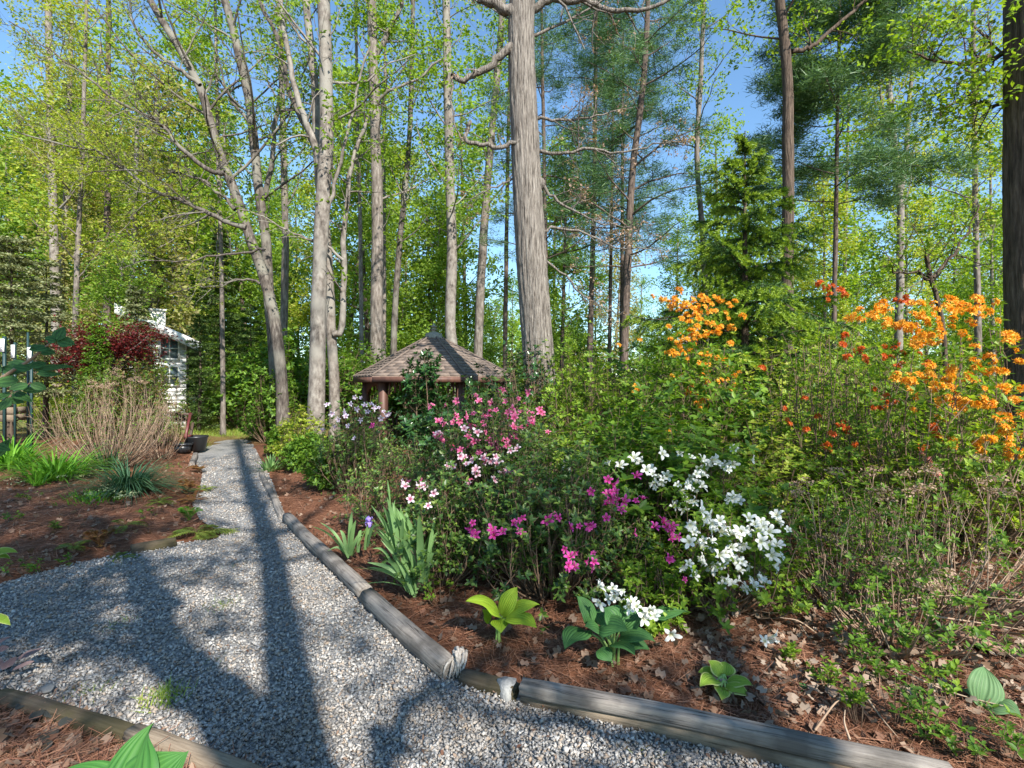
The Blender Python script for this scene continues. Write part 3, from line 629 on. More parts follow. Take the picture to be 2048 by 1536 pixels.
# ---- background trees, each a thing, sharing a few crowns
def proto_tree(seed, leaf, bark, h, leafn, b0=.3, blen=2.6, ls=.2, r0=.14):
    r = np.random.default_rng(seed); base = np.array([0, 0, 0.]); lean = r.normal(size=2)*.5
    path = spline([base-[0, 0, .4], [lean[0]*.4, lean[1]*.4, h*.4], [lean[0], lean[1], h]], 12)
    tm = MB(); tm.add(*tube(path, np.linspace(r0, r0*.35, 12), 7))
    anc = []; bm = MB()
    for q in range(26):
        t = b0+(1-b0)*(q+r.random())/26; u = min(t*11, 10.99); i = int(u); p = path[i]+(path[i+1]-path[i])*(u-i); az = q*2.4
        el = .95+r.normal()*.2; dd = np.array([math.cos(az)*math.sin(el), math.sin(az)*math.sin(el), math.cos(el)])
        pt = walk(p, dd, blen*(1.1-.6*t)*r.uniform(.6, 1.2), 6, .12, .05, r); bm.add(*tube(pt, np.linspace(.035, .008, 7), 3)); sub_branches(bm, anc, pt, .02, 5, 1.0, r)
    A = np.array(anc); w_ = r.random(len(A))**3; nc = leafn//6+1; idx = r.choice(len(A), nc, p=w_/w_.sum()); cc = A[idx]+r.normal(size=(nc, 3))*.3
    V_, F_ = rand_leaves(LEAF2, np.repeat(cc, 6, 0)[:leafn]+r.normal(size=(leafn, 3))*ls*.6, ls, .8, r)
    V2, F2, _ = tm.get(); V3, F3, _ = bm.get()
    return (mesh('trunk', V2, F2, bark, True), mesh('branches', V3, F3, bark), mesh('crown', V_, [F_], leaf))
protos = [proto_tree(1, M_fargreen, M_barkgrey, 17, 9000), proto_tree(2, M_yellowgreen, M_barkgrey, 16, 9500), proto_tree(3, M_fargreen, M_barkpine, 14, 8500, .15),
          proto_tree(4, M_spring, M_barkpale, 18, 7500, .35), proto_tree(5, M_tangreen, M_barkgrey, 13, 8000, .15), proto_tree(6, M_fargreen, M_barkpale, 8, 9000, .08, 2.2, .17, .08)]
LAND = [(110, 'behind the pale twin trunks'), (190, 'behind the slim mottled trunk'), (250, 'above the red maple'), (330, 'above the white house'), (420, 'under the long bare maple limbs'), (500, 'left of the leaning maple'), (600, 'between maples and beeches'), (700, 'just right of the pale beeches'),
        (790, 'behind the stout grey poplar'), (880, 'left of the gazebo peak'), (960, 'behind the gazebo peak'), (1060, 'close left of the oak'), (1170, 'just right of the oak'), (1270, 'among the bare pine stems'), (1380, 'right of the leaning pine'), (1480, 'behind the spruce'), (1600, 'behind the stout brown trunk'),
        (1720, 'behind the bluish pine'), (1850, 'behind the many stemmed poplar'), (1980, 'left of the right edge trunk'), (9999, 'behind the right edge trunk')]
def where(px, dist):
    return next(t for l_, t in LAND if px < l_)+(', nearer' if dist < 26 else ', mid distance' if dist < 36 else ', far off')
ADJ = ['fresh green tree', 'yellow green tree', 'dark stemmed green tree', 'pale trunked green tree', 'olive tan budding tree', 'low rounded green tree']
def put_proto(k, x, y, s, rz, label, group, name='background_tree'):
    root = thing(name, label, 'tree', (x, y, Hz(x, y)), group); root.rotation_euler.z = rz; root.scale = (s, s, s)
    for nm, me in zip(('trunk', 'branches', 'crown'), protos[k]):
        o = bpy.data.objects.new(nm, me); COL.objects.link(o); o.parent = root
        if nm == 'crown': o['kind'] = 'stuff'
rb = np.random.default_rng(99)
zones = [(-50, 400, 18, 42, 19, (1, 1, 4, 0, 2, 3)), (380, 900, 22, 48, 15, (0, 3, 1, 2, 0)), (900, 1500, 30, 56, 14, (0, 5, 3, 5)), (1450, 2100, 20, 50, 18, (1, 3, 0, 5, 3)), (350, 1150, 24, 40, 12, (5, 5, 2)), (1100, 2100, 24, 46, 12, (5, 4))]
for zi, (xa, xb, da, db, nn, ks) in enumerate(zones):
    lab = ['leafy tree in the dense yellow green wood behind the left garden', 'fresh green tree in the wood behind the gazebo and maples', 'distant slim tree seen against the sky beyond the pines',
           'leafy tree standing beyond the orange azaleas and spruce', 'low bushy tree in the understorey behind the gazebo', 'low budding tree on the slope behind the right shrubs'][zi]
    for q in range(nn):
        px = xa+(xb-xa)*(q+rb.random())/nn; dd = rb.uniform(da, db); x = (px-1024)/F*dd
        put_proto(ks[q % len(ks)], x, dd, rb.uniform(.8, 1.25), rb.uniform(0, 6.28), ADJ[ks[q % len(ks)]]+' '+where(px, dd), lab.replace('tree', 'trees', 1))
put_proto(5, at(232, 13.9)[0], 13.9, .6, 1.0, 'small light green tree rising between the red maple and the house gable', 'small trees by the house')
# far wood that reads as one mass
N = 36000; a = rng.uniform(-1.25, 1.25, N); dd = rng.uniform(62, 85, N); cl = np.sin(a*23)+np.sin(a*51+1)+np.sin(a*9+2)
top = 8+1.6*cl-3*smoothstep(-.1, .5, a); zz = -4+rng.random(N)**1.2*(top+4)
V, Ft = rand_leaves(LEAF2, np.column_stack([a*dd, dd, zz]), 1.1, .8)
tag(part('far_wood', V, [Ft], M_fargreen), 'pale green mass of distant woodland seen between the trunks', 'woodland', kind='stuff')

# ------------------------------------------------------------------ trees behind the camera that shade the path (built where their shadows say they stand)
TAN = math.tan(SUN_EL)
def shade_pt(px, py, h):
    g_ = GP(px, py); L = h/TAN; return np.array([g_[0]+SUN_H[0]*L, g_[1]+SUN_H[1]*L, h])
trA = [shade_pt(600, 1500, 4.0)+[0, 0, 0]]
b_ = shade_pt(600, 1500, 4.0); base = [b_[0], b_[1], 0]
tree('garden_tree', 'forked tree behind the viewer whose shadow falls down the path', 'tree', [base, b_, shade_pt(560, 1230, 5.2), shade_pt(535, 1080, 6.6), shade_pt(495, 960, 8.8)],  .14, .08, M_barkgrey, M_spring, 13.5, .5, 18, 3.2, 5200, .1, .22, seed=301,
     limbs=[([b_+[0, 0, -.2], shade_pt(450, 1430, 4.4), shade_pt(350, 1320, 5.0), shade_pt(300, 1200, 5.8), shade_pt(258, 1112, 6.6), shade_pt(200, 1050, 7.8)], .16, .09, 6, .8),
            ([shade_pt(340, 1290, 5.0), shade_pt(250, 1300, 5.4), shade_pt(120, 1260, 6), shade_pt(0, 1220, 6.6)], .05, .03, 10, .8),
            ([shade_pt(520, 1120, 6.0), shade_pt(440, 1128, 6.2), shade_pt(370, 1138, 6.5)], .03, .015, 3, .4)])
b2 = shade_pt(800, 1620, 3.6)
tree('garden_tree', 'slender curving tree behind the viewer on the right', 'tree', [[b2[0], b2[1], 0], b2, shade_pt(795, 1500, 4.2), shade_pt(800, 1440, 4.8), shade_pt(840, 1392, 5.2), shade_pt(900, 1362, 5.6), shade_pt(1000, 1300, 6.4)], .06, .035, M_barkgrey, M_spring, 7, .7, 6, 1.5, 900, .09, .2, seed=302, tk=8)
b3 = shade_pt(1350, 1560, 3.5)
tree('garden_tree', 'leafy tree behind the viewer at the far right', 'tree', [[b3[0]+1, b3[1]-1, 0], b3+[.8, -.8, 0], shade_pt(1400, 1300, 7), shade_pt(1400, 1150, 11)], .14, .07, M_barkgrey, M_spring, 12, .45, 14, 2.2, 2400, .11, .3, seed=303,
     limbs=[([b3+[.8, -.8, .4], shade_pt(1560, 1520, 4.2), shade_pt(1330, 1480, 4.6), shade_pt(1120, 1450, 5.0), shade_pt(960, 1420, 5.4)], .06, .03, 5, .5)])
b4 = shade_pt(-200, 1400, 3)
tree('garden_tree', 'leafy tree behind the viewer on the left', 'tree', [[b4[0], b4[1], 0], b4, shade_pt(-100, 1200, 5.5), shade_pt(-50, 1060, 9)], .12, .06, M_barkgrey, M_spring, 10, .3, 20, 2.0, 3200, .11, .3, seed=304)
for q, (x, y, k) in enumerate([(4.5, -12, 3), (0, -16, 0), (19, -14, 0), (-6, -12, 2)]):
    put_proto(k, x, y, .85, q*1.3, 'leafy tree in the wood behind the viewer', 'leafy trees in the wood behind the viewer')

# ------------------------------------------------------------------ gazebo
M_shingle = plain('roof_shingle', (.2, .14, .11), .9, c2=(.30, .21, .165), scale=18, bump=.4)
M_shingles = [plain('roof_shingle_%d' % q, c, .9, c2=c2, scale=22, bump=.4) for q, (c, c2) in enumerate([((.13, .10, .082), (.19, .145, .115)), ((.16, .122, .098), (.22, .168, .135)), ((.105, .08, .065), (.165, .125, .1))])]
M_brownwood = plain('brown_stained_wood', (.075, .035, .025), .6, c2=(.13, .06, .04), scale=12, stretch=(1, 1, .1), bump=.3)
M_verdigris = plain('weathered_finial', (.28, .26, .2), .6, c2=(.2, .19, .14), scale=30)
def gazebo():
    cx, cy, side = -1.95, 12.45, 2.02; ez = 1.67; az_ = 2.74; gz = Hz(cx, cy)
    root = thing('gazebo', 'six sided brown gazebo with shingle roof and small tiered finial', 'gazebo', (cx, cy, gz))
    ang = [R(60*k-1.5) for k in range(6)]
    C = [np.array([cx+side*math.cos(a), cy+side*math.sin(a), ez]) for a in ang]; A = np.array([cx, cy, az_])
    rr = np.random.default_rng(4); nrow = 15
    hidden = MB(); roof = MB()
    for k in range(6):
        a, b_ = C[k], C[(k+1) % 6]
        nv = np.cross(b_-a, A-a); nv = nv/np.linalg.norm(nv); nv *= np.sign(nv[2])
        roof.add(np.array([a, b_, A, a-nv*.05, b_-nv*.05, A-nv*.05]), [np.array([[0, 1, 2], [5, 4, 3]]), np.array([[0, 3, 4, 1]])])
        vis = k in (3, 4, 5)
        for row in range(nrow):
            t0, t1 = row/nrow, min((row+1.12)/nrow, .995)
            la, lb = a+(A-a)*t0, b_+(A-b_)*t0; ua, ub = a+(A-a)*t1, b_+(A-b_)*t1
            W = np.linalg.norm(lb-la); n_ = max(1, int(round(W/.32))); off = (row % 2)*.5
            cuts = sorted(set([0]+[min(max((q+off)/n_, 0), 1) for q in range(n_+1)]+[1]))
            for c0, c1 in zip(cuts[:-1], cuts[1:]):
                if c1-c0 < .02: continue
                g_ = .003/W; q = [la+(lb-la)*(c0+g_), la+(lb-la)*(c1-g_), ua+(ub-ua)*(c1-g_), ua+(ub-ua)*(c0+g_)]
                lo, hi = .022+rr.random()*.006, .006
                top = [q[0]+nv*lo, q[1]+nv*lo, q[2]+nv*hi, q[3]+nv*hi]; bot = [q[0]+nv*.004, q[1]+nv*.004, q[2]+nv*.002, q[3]+nv*.002]
                V_ = np.array(top+bot); Fb = np.array([[0, 1, 2, 3], [4, 5, 1, 0], [5, 6, 2, 1], [7, 3, 2, 6], [4, 0, 3, 7]])
                if vis: part('shingle', V_, [Fb], M_shingles[rr.integers(0, 3)], root, origin=V_.mean(0))
                else: hidden.add(V_, Fb)
        # fascia, hip cap
        mid = (a+b_)/2; L = np.linalg.norm(b_-a); an = math.atan2(b_[1]-a[1], b_[0]-a[0])
        part('fascia', *(lambda v: (v[0], [v[1]]))(box(mid-[0, 0, .075], (L-.01, .03, .11), an)), M_brownwood, root)
        hp = np.array([a+(A-a)*u for u in np.linspace(0, .97, 9)])+[0, 0, .025]
        V_, F_ = tube(hp, .024, 6); part('hip_cap', V_, F_, M_shingles[2], root)
    roof.build('roof', M_shingle, root); hidden.build('back_shingles', M_shingle, root, kind='stuff')
    PC = [np.array([cx+side*.84*math.cos(a), cy+side*.84*math.sin(a), 0]) for a in ang]
    for k in range(6):
        a, b_ = PC[k], PC[(k+1) % 6]
        V_, F_ = box(a+[0, 0, (gz+ez+.05)/2], (.15, .15, ez+.05-gz), ang[k]); part('post', V_, [F_], M_brownwood, root)
        an = math.atan2(b_[1]-a[1], b_[0]-a[0]); L = np.linalg.norm(b_-a)
        V_, F_ = box((a+b_)/2+[0, 0, ez-.02], (L-.16, .09, .12), an); part('beam', V_, [F_], M_brownwood, root)
        n_ = 13
        for q in range(n_):
            t = (q+.5)/n_; hh = .14+.22*abs(2*t-1)**1.6
            V_, F_ = box(a+(b_-a)*(.05+.9*t)+[0, 0, ez-.08-hh/2], (.045, .02, hh), an); part('frieze_slat', V_, [F_], M_brownwood, root, origin=V_.mean(0))
        if k not in (4,):
            V_, F_ = box((a+b_)/2+[0, 0, gz+.9], (L-.16, .07, .05), an); part('rail', V_, [F_], M_brownwood, root)
            for q in range(10):
                V_, F_ = box(a+(b_-a)*(.06+.88*(q+.5)/10)+[0, 0, gz+.5], (.04, .03, .76), an); part('baluster', V_, [F_], M_brownwood, root, origin=V_.mean(0))
    hexv = np.array([[cx+side*.93*math.cos(a), cy+side*.93*math.sin(a), z_] for z_ in (gz-.2, gz+.1) for a in ang])
    part('floor', hexv, [np.array([[6, 7, 8, 9, 10, 11]]), np.array([[q, (q+1) % 6, 6+(q+1) % 6, 6+q] for q in range(6)])], M_brownwood, root)
    mb = MB(); mb.add(*lathe((cx, cy, az_), [(.22, -.10), (.20, .02), (.13, .03), (.13, .045), (.055, .05), (.055, .10), (.11, .11), (.04, .145), (.04, .17), (.10, .18), (.03, .225), (.012, .26), (.0, .30)], 12))
    mb.build('finial', M_verdigris, root)
gazebo()

# ------------------------------------------------------------------ white house beyond the hemlocks
def house():
    d = 15.5
    M_white = plain('white_siding', (.78, .77, .74), .6); M_roofg = plain('grey_roof', (.10, .11, .10), .8, c2=(.16, .17, .15), scale=20); M_pane = plain('window_glass', (.10, .14, .15), .15)
    M_brickw = plain('whitewashed_brick', (.72, .7, .66), .8, c2=(.6, .58, .55), scale=60, bump=.4)
    x1 = P(372, 0, d)[0]; x0 = x1-1.6; z0 = Hz(x1, d)-.2; ze = P(0, 682, d)[2]; zp = ze+1.6*.5
    root = thing('house', 'white house with sloping grey roof and white chimney, half hidden behind the hemlocks', 'house', (x1, d, z0)); root.rotation_euler.z = R(33)
    V_ = np.array([[x0, d, z0], [x1, d, z0], [x1, d, ze], [x0, d, zp], [x0, d+8, z0], [x1, d+8, z0], [x1, d+8, ze], [x0, d+8, zp]])
    part('wall', V_, [np.array([[0, 1, 2, 3], [1, 5, 6, 2], [5, 4, 7, 6], [4, 0, 3, 7]])], M_white, root)
    n_ = 34
    for q in range(n_):
        z_ = z0+.2+q*.13
        xe = x1 if z_ < ze else x1-(z_-ze)/(zp-ze)*(x1-x0)
        if xe-x0 < .3: continue
        V_, F_ = box(((x0+xe)/2, d-.012, z_), (xe-x0-.02, .02, .118), 0, .06); part('siding_board', V_, [F_], M_white, root, origin=V_.mean(0))
    s = np.array([x1-x0, 0, ze-zp]); s = s/np.linalg.norm(s)
    a, b_ = np.array([x0-.1, 0, zp+.04]), np.array([x1, 0, ze])+s*.45
    V_ = np.array([[p[0], y, p[2]+dz] for y in (d-.45, d+8.3) for p in (a, b_) for dz in (0, .14)])
    part('roof', V_, [np.array([[0, 2, 3, 1], [4, 5, 7, 6], [1, 3, 7, 5], [0, 4, 6, 2], [2, 6, 7, 3], [0, 1, 5, 4]])], M_roofg, root)
    V_ = np.array([[p[0], y, p[2]+dz] for y in (d-.5, d-.455) for p in (a, b_) for dz in (-.16, .13)])
    part('rake_board', V_, [np.array([[0, 2, 3, 1], [4, 5, 7, 6], [1, 3, 7, 5], [0, 4, 6, 2], [2, 6, 7, 3], [0, 1, 5, 4]])], M_white, root)
    V_, F_ = box((x1-.75, d+.9, P(0, 655, d)[2]), (.4, .4, 1.1)); part('chimney', V_, [F_], M_brickw, root)
    V_, F_ = box((x1-.75, d+.9, P(0, 655, d)[2]+.57), (.46, .46, .07)); part('chimney_cap', V_, [F_], M_brickw, root)
    for (px, py, ww, hh) in [(343, 698, .42, .6), (343, 752, .42, .52), (290, 700, .4, .6)]:
        c = P(px, py, d); c[0] = x1-(.42 if px > 300 else 1.1)
        f = MB()
        for dx, dz, sx_, sz_ in ((-ww/2-.03, 0, .06, hh+.12), (ww/2+.03, 0, .06, hh+.12), (0, hh/2+.03, ww, .06), (0, -hh/2-.03, ww, .06), (0, 0, ww, .03), (0, 0, .035, hh)): f.add(*box((c[0]+dx, d-.045+(.004 if (dx, dz) == (0, 0) and sx_ < .04 else 0), c[2]+dz), (sx_, .05, sz_)))
        fo = f.build('window', M_white, root)
        V_, F_ = box((c[0], d-.032, c[2]), (ww, .01, hh)); part('pane', V_, [F_], M_pane, fo)
house()

# ------------------------------------------------------------------ shrubs
def shrub(name, label, base, w, h, nst, ntw, leaf, seed, leafs=.045, k=5, tpl=LEAF2, cat='shrub', group=None, depth=None, stem=None, low=.15, tilt=.45, lean=(0, 0), sr=.007, shape=1.0, twl=.22, foliage='foliage'):
    r = np.random.default_rng(seed); bz = Hz(base[0], base[1]); base = np.array([base[0], base[1], bz]); dp = depth or w
    root = thing(name, label, cat, base, group); mb = MB(); A = []; D = []
    for s in range(nst):
        az = r.uniform(0, 6.28); rr = r.random()**.5; q = r.random()**.55
        ht = (low+(1-low)*q)*h*(1-.25*rr*rr*shape)
        end = base+[math.cos(az)*rr*w/2*(.55+.45*math.sin(math.pi*min(1, q*.9+.1)))+lean[0]*q, math.sin(az)*rr*dp/2+lean[1]*q, ht]
        st = base+[math.cos(az)*rr*w*.14, math.sin(az)*rr*dp*.14, -.02]
        mid = (st+end)/2+[math.cos(az)*w*.06, math.sin(az)*w*.06, 0]+r.normal(size=3)*.04*w
        path = spline([st, mid, end], 8); mb.add(*tube(path, np.linspace(sr*(.7+.6*r.random()), sr*.3, 8), 4))
        for t_ in range(ntw):
            u = r.uniform(.3, 1)*6.99; i = int(u); p = path[i]+(path[i+1]-path[i])*(u-i); T_ = nrm(path[i+1]-path[i])
            v = r.normal(size=3); dd = T_*.7+nrm(v)*.75+[0, 0, .25]; L = twl*r.uniform(.4, 1.3)*min(1.5, h)
            pt = walk(p, dd, L, 3, .2, .08, r); mb.add(*tube(pt, np.linspace(sr*.35, sr*.15, 4), 3)); A.append(pt[-1]); D.append(pt[-1]-pt[-2]); A.append(pt[2]); D.append(pt[2]-pt[1])
        A.append(end); D.append(path[-1]-path[-2])
    mb.build('stems', stem or M_stem, root)
    if k:
        V_, F_ = whorls(tpl, np.array(A), np.array(D)+[0, 0, .02], k, leafs, tilt, r); o = part(foliage, V_, [F_], leaf, root); o['kind'] = 'stuff'
    return root, np.array(A)

# --- flowers
def radial_mat(name, cin, cmid, cout, r1=.35, r2=.7, trans=.35):
    m, n, l = newmat(name); tc = n.new('ShaderNodeTexCoord'); ln = n.new('ShaderNodeVectorMath'); ln.operation = 'LENGTH'
    mp = n.new('ShaderNodeMapping'); mp.inputs['Scale'].default_value = (1, 1, .3); l.new(tc.outputs['Object'], mp.inputs[0]); l.new(mp.outputs[0], ln.inputs[0])
    mu = n.new('ShaderNodeMath'); mu.operation = 'DIVIDE'; l.new(ln.outputs['Value'], mu.inputs[0]); mu.inputs[1].default_value = 1.0
    r_ = ramp(n, [cin, cmid, cout], [.15, r1, r2]); l.new(mu.outputs[0], r_.inputs[0])
    b = n.new('ShaderNodeBsdfPrincipled'); b.inputs['Roughness'].default_value = .55; b.inputs['Specular IOR Level'].default_value = .25; l.new(r_.outputs[0], b.inputs['Base Color'])
    t = n.new('ShaderNodeBsdfTranslucent'); l.new(r_.outputs[0], t.inputs[0]); s = n.new('ShaderNodeMixShader'); s.inputs[0].default_value = trans
    l.new(b.outputs[0], s.inputs[1]); l.new(t.outputs[0], s.inputs[2]); o = n.new('ShaderNodeOutputMaterial'); l.new(s.outputs[0], o.inputs[0]); return m
F_white = radial_mat('white_petal', (.50, .55, .28), (.74, .76, .70), (.80, .80, .77))
F_pink = radial_mat('hot_pink_petal', (.50, .015, .08), (.70, .07, .24), (.80, .28, .46), .28, .95)
F_blush = radial_mat('blush_petal', (.6, .10, .25), (.76, .40, .52), (.84, .74, .78), .35, .75)
F_magenta = radial_mat('magenta_petal', (.45, .01, .10), (.62, .03, .26), (.72, .12, .46), .3, 1.0)
F_lav = radial_mat('lavender_petal', (.45, .2, .4), (.66, .52, .68), (.76, .70, .78), .3, .8)
F_orange = leafmat('orange_petal', [(.74, .20, .008), (.86, .38, .015), (.90, .58, .08), (.84, .30, .01)], .35, .5, 1.0)
F_redor = leafmat('red_orange_petal', [(.5, .06, .01), (.62, .11, .015), (.66, .18, .02)], .35, .5, 1.0)
F_stamen = plain('stamen', (.7, .6, .5), .6)
def flower_mesh(name, mat, seed, wide=1.0, cup=.14):
    """five petalled funnel, radius 1 in its own units, opening along +z"""
    r = np.random.default_rng(seed); mb = MB()
    for k in range(5):
        a = k*2*math.pi/5+r.normal()*.06; ca, sa = math.cos(a), math.sin(a); dz = r.normal()*.06
        dz = r.normal()*.13; tl = r.uniform(.75, 1.1); rows = [(.06, -.5, .04), (.17, -.2, .11), (.38*tl, .05+dz, .22*wide), (.68*tl, .2+dz, .25*wide), (.9*tl, .22+dz*1.5, .15*wide), (1.03*tl, .1+dz*2, .02)]
        V_ = []
        for (rr, z_, hw) in rows:
            for s in (-1, 0, 1):
                y = s*hw; zz = z_+(.05*abs(s)*rr)+r.normal()*.012; V_.append([ca*rr-sa*y, sa*rr+ca*y, zz])
        Fq_ = [[i*3+j, i*3+j+1, i*3+j+4, i*3+j+3] for i in range(5) for j in range(2)]
        mb.add(V_, np.array(Fq_))
    for k in range(5):
        v = r.normal(size=2)*.14; mb.add(*tube(np.array([[0, 0, -.3], [v[0]*.5, v[1]*.5, .05], [v[0]*1.4, v[1]*1.4, .42]]), .012, 3), m=1)
    return mb
def scaled(mb, s, name, mats):
    V_, Fs, mi = mb.get(); return mesh(name, V_*s, Fs, mats, True, mi)
# radii in metres; radial materials divide by 1.0 so meshes keep unit size and objects are scaled
FM = {}
for key, mt in (('white', F_white), ('pink', F_pink), ('blush', F_blush), ('magenta', F_magenta), ('lav', F_lav)):
    FM[key] = [flower_mesh('flower', mt, 10+q, 1.0, .14).mesh('flower', [mt, F_stamen], True) for q in range(3)]
def truss_mesh(mat, seed, nf=9):
    r = np.random.default_rng(seed); mb = MB()
    for q in range(nf):
        d_ = nrm(np.array([r.normal(), r.normal(), .55+.5*r.random()])); s = nrm(np.cross(d_, [.2, .1, 1])); u = np.cross(s, d_); c = d_*.42
        mb.add(*tube(np.array([d_*.05, c]), [.03, .06], 4))
        for k in range(5):
            a = k*1.2566+r.random(); f_ = nrm((s*math.cos(a)+u*math.sin(a))+d_*.35)
            mb.add(*place((LEAF2[0]*[.85, 1, 1.5], LEAF2[1]), c[None], f_[None], d_[None], [.5*r.uniform(.8, 1.15)]))
        for k in range(3):
            e = c+d_*.5+r.normal(size=3)*.1; mb.add(*place((BLADE[0]*[.7, 1, 1], BLADE[1]), c[None], (e-c)[None], s[None], [.6]))
    return mb.mesh('flower_cluster', mat)
FM['orange'] = [truss_mesh(F_orange, 50+q) for q in range(4)]
FM['redor'] = [truss_mesh(F_redor, 60+q) for q in range(3)]
F_salmon = leafmat('salmon_petal', [(.7, .22, .22), (.8, .36, .34), (.84, .5, .5)], .35, .5, 1.0)
FM['salmon'] = [truss_mesh(F_salmon, 70+q) for q in range(2)]
rf = np.random.default_rng(17)
def more(pts, frac, sp, seed):
    r_ = np.random.default_rng(seed); k = [(x+r_.normal()*sp, y+r_.normal()*sp*.7) for x, y in pts if r_.random() < frac]; return list(pts)+k
def put_flowers(root, key, pts, d, size, dj=.12, face=(.25, -.85, .45), name='flower', dslope=0):
    """pts: pixels; each flower hangs at its own distance"""
    for (px, py) in pts:
        dd = d+rf.normal()*dj+dslope*(py-900)/100.0; p = P(px, py, dd)
        o = ob(name, FM[key][rf.integers(0, len(FM[key]))], root, p)
        v = Vector(np.array(face)+rf.normal(size=3)*.55).normalized()
        o.rotation_euler = (v.to_track_quat('Z', 'Y')@Euler((0, 0, rf.uniform(0, 6.28))).to_quaternion()).to_euler()
        s = size*rf.uniform(.62, 1.15)*dd/d; o.scale = (s, s, s)
def zc(lst, ox, oy, sc): return [(ox+x*sc, oy+y*sc) for x, y in lst]
def stems_to(root, base, pts3, name='flower_stems', r0=.004, mat=None, seed=0):
    r = np.random.default_rng(seed); mb = MB()
    for p in pts3:
        p = np.array(p); st = np.array(base)+r.normal(size=3)*[.12, .12, 0]; mid = (st+p)/2+r.normal(size=3)*.06+[0, 0, .05]
        mb.add(*tube(spline([st, mid, p], 7), np.linspace(r0, r0*.4, 7), 3))
    return mb.build(name, mat or M_stem, root)

W_up = [(770, 160), (885, 155), (970, 185), (1105, 205), (1190, 250), (1250, 235), (1255, 130), (1385, 205), (1020, 270), (1050, 300), (960, 330), (1000, 350), (930, 430), (1000, 420), (1000, 300), (1080, 240), (1150, 230), (1220, 270), (940, 380), (970, 400), (1040, 380), (395, 225), (95, 240), (700, 300), (720, 350), (660, 270), (770, 330), (600, 200), (480, 240), (690, 370), (740, 310), (720, 390), (1220, 480), (1250, 450), (1290, 480), (1240, 510), (950, 490), (985, 485), (845, 515), (880, 530)]
W_main = [(1040, 545), (1085, 590), (960, 650), (985, 700), (1110, 640), (1160, 615), (1060, 620), (1175, 690), (1245, 700), (1305, 690), (1360, 600), (1400, 640), (1460, 660), (1500, 690), (1560, 610), (1625, 680), (1350, 690), (950, 760), (1035, 790), (1105, 820), (1320, 790), (1440, 760), (1500, 780), (1530, 840), (1555, 780), (1480, 830), (1240, 800), (1200, 840), (1240, 860), (1030, 880), (950, 910), (1130, 930), (1180, 920), (1290, 900), (1365, 935), (1210, 890), (1100, 940), (1215, 1030), (1250, 1050), (1180, 1010), (985, 990), (1380, 1030), (1430, 1000), (1470, 1030), (1400, 1060), (1545, 930), (1340, 1080), (1290, 950)]
W_low = [(345, 1060), (430, 1080), (490, 1100), (400, 1150), (335, 1180), (480, 1160), (560, 1170), (590, 1200), (540, 1210), (640, 1280), (690, 1240), (710, 1270), (650, 1240), (440, 1140)]
W_ground = [(830, 1400), (1500, 1430), (1535, 1410), (1465, 1440)]
z6 = (1100, 860, .293); z1 = (640, 620, .2441); z4 = (640, 960, .2441); zo = (1648, 560, .2604); zp_ = (1248, 560, .2604)

# background shrub banks (individuals)
rs = np.random.default_rng(55)
def bank(n, pxs, ds, ws, hs, leaf, label, nst, ntw, ls, kk=5, cat='shrub', name='shrub', seed=400, tpl=LEAF2):
    pr = []
    mats_ = [leaf, leaf, M_shrub if leaf is M_azlight else leaf, M_yellowgreen if leaf is M_azlight else leaf]; lf = [1, .75, 1.35, .8]
    for v in range(4):
        root, _ = shrub(name, label, (0, -60-v), 1, 1, int(nst*[1, .75, .8, .6][v]), ntw, mats_[v], seed+v, ls*lf[v], kk, tpl if v != 2 else LEAF6, cat, sr=.0035)
        pr.append(root)
    for q in range(n):
        o = copy_tree(pr[q % 4]) if q > 3 else pr[q]
        dd = rs.uniform(*ds); px = pxs[0]+(pxs[1]-pxs[0])*(q+rs.random())/n; x = (px-1024)/F*dd
        o.location = (x, dd, Hz(x, dd)-.03); ww = rs.uniform(*ws); hh = rs.uniform(*hs); o.scale = (ww, ww, hh); o.rotation_euler.z = rs.uniform(0, 6.28)
        tag(o, label+' '+where(px, 30).split(',')[0], cat, label)
bank(12, (440, 720), (13, 19), (2.2, 3.0), (2.0, 3.0), M_shrub, 'bright leafy undergrowth shrub', 44, 12, .045, name='undergrowth_shrub', seed=400)
bank(12, (1040, 2080), (10.5, 15), (2.4, 3.4), (2.2, 3.2), M_azlight, 'understorey shrub on the far slope', 44, 12, .04, name='undergrowth_shrub', seed=410)
bank(8, (700, 1100), (14.5, 19), (2.4, 3.2), (2.2, 3.2), M_shrub, 'green shrub beyond the gazebo', 40, 10, .05, name='undergrowth_shrub', seed=420)
bank(8, (40, 290), (13, 20), (1.6, 2.4), (1.1, 2.0), M_yellowgreen, 'yellow green shrub, back of left bed', 36, 10, .05, name='undergrowth_shrub', seed=430)
bank(9, (1110, 2080), (5.6, 8.4), (1.9, 2.5), (1.5, 2.2), M_azlight, 'fine leaved flowerless azalea', 60, 15, .032, name='azalea_shrub', seed=440)
bank(9, (1080, 2060), (4.2, 5.6), (1.4, 1.9), (.9, 1.35), M_azlight, 'low fresh green bush', 60, 14, .036, name='azalea_shrub', seed=450)

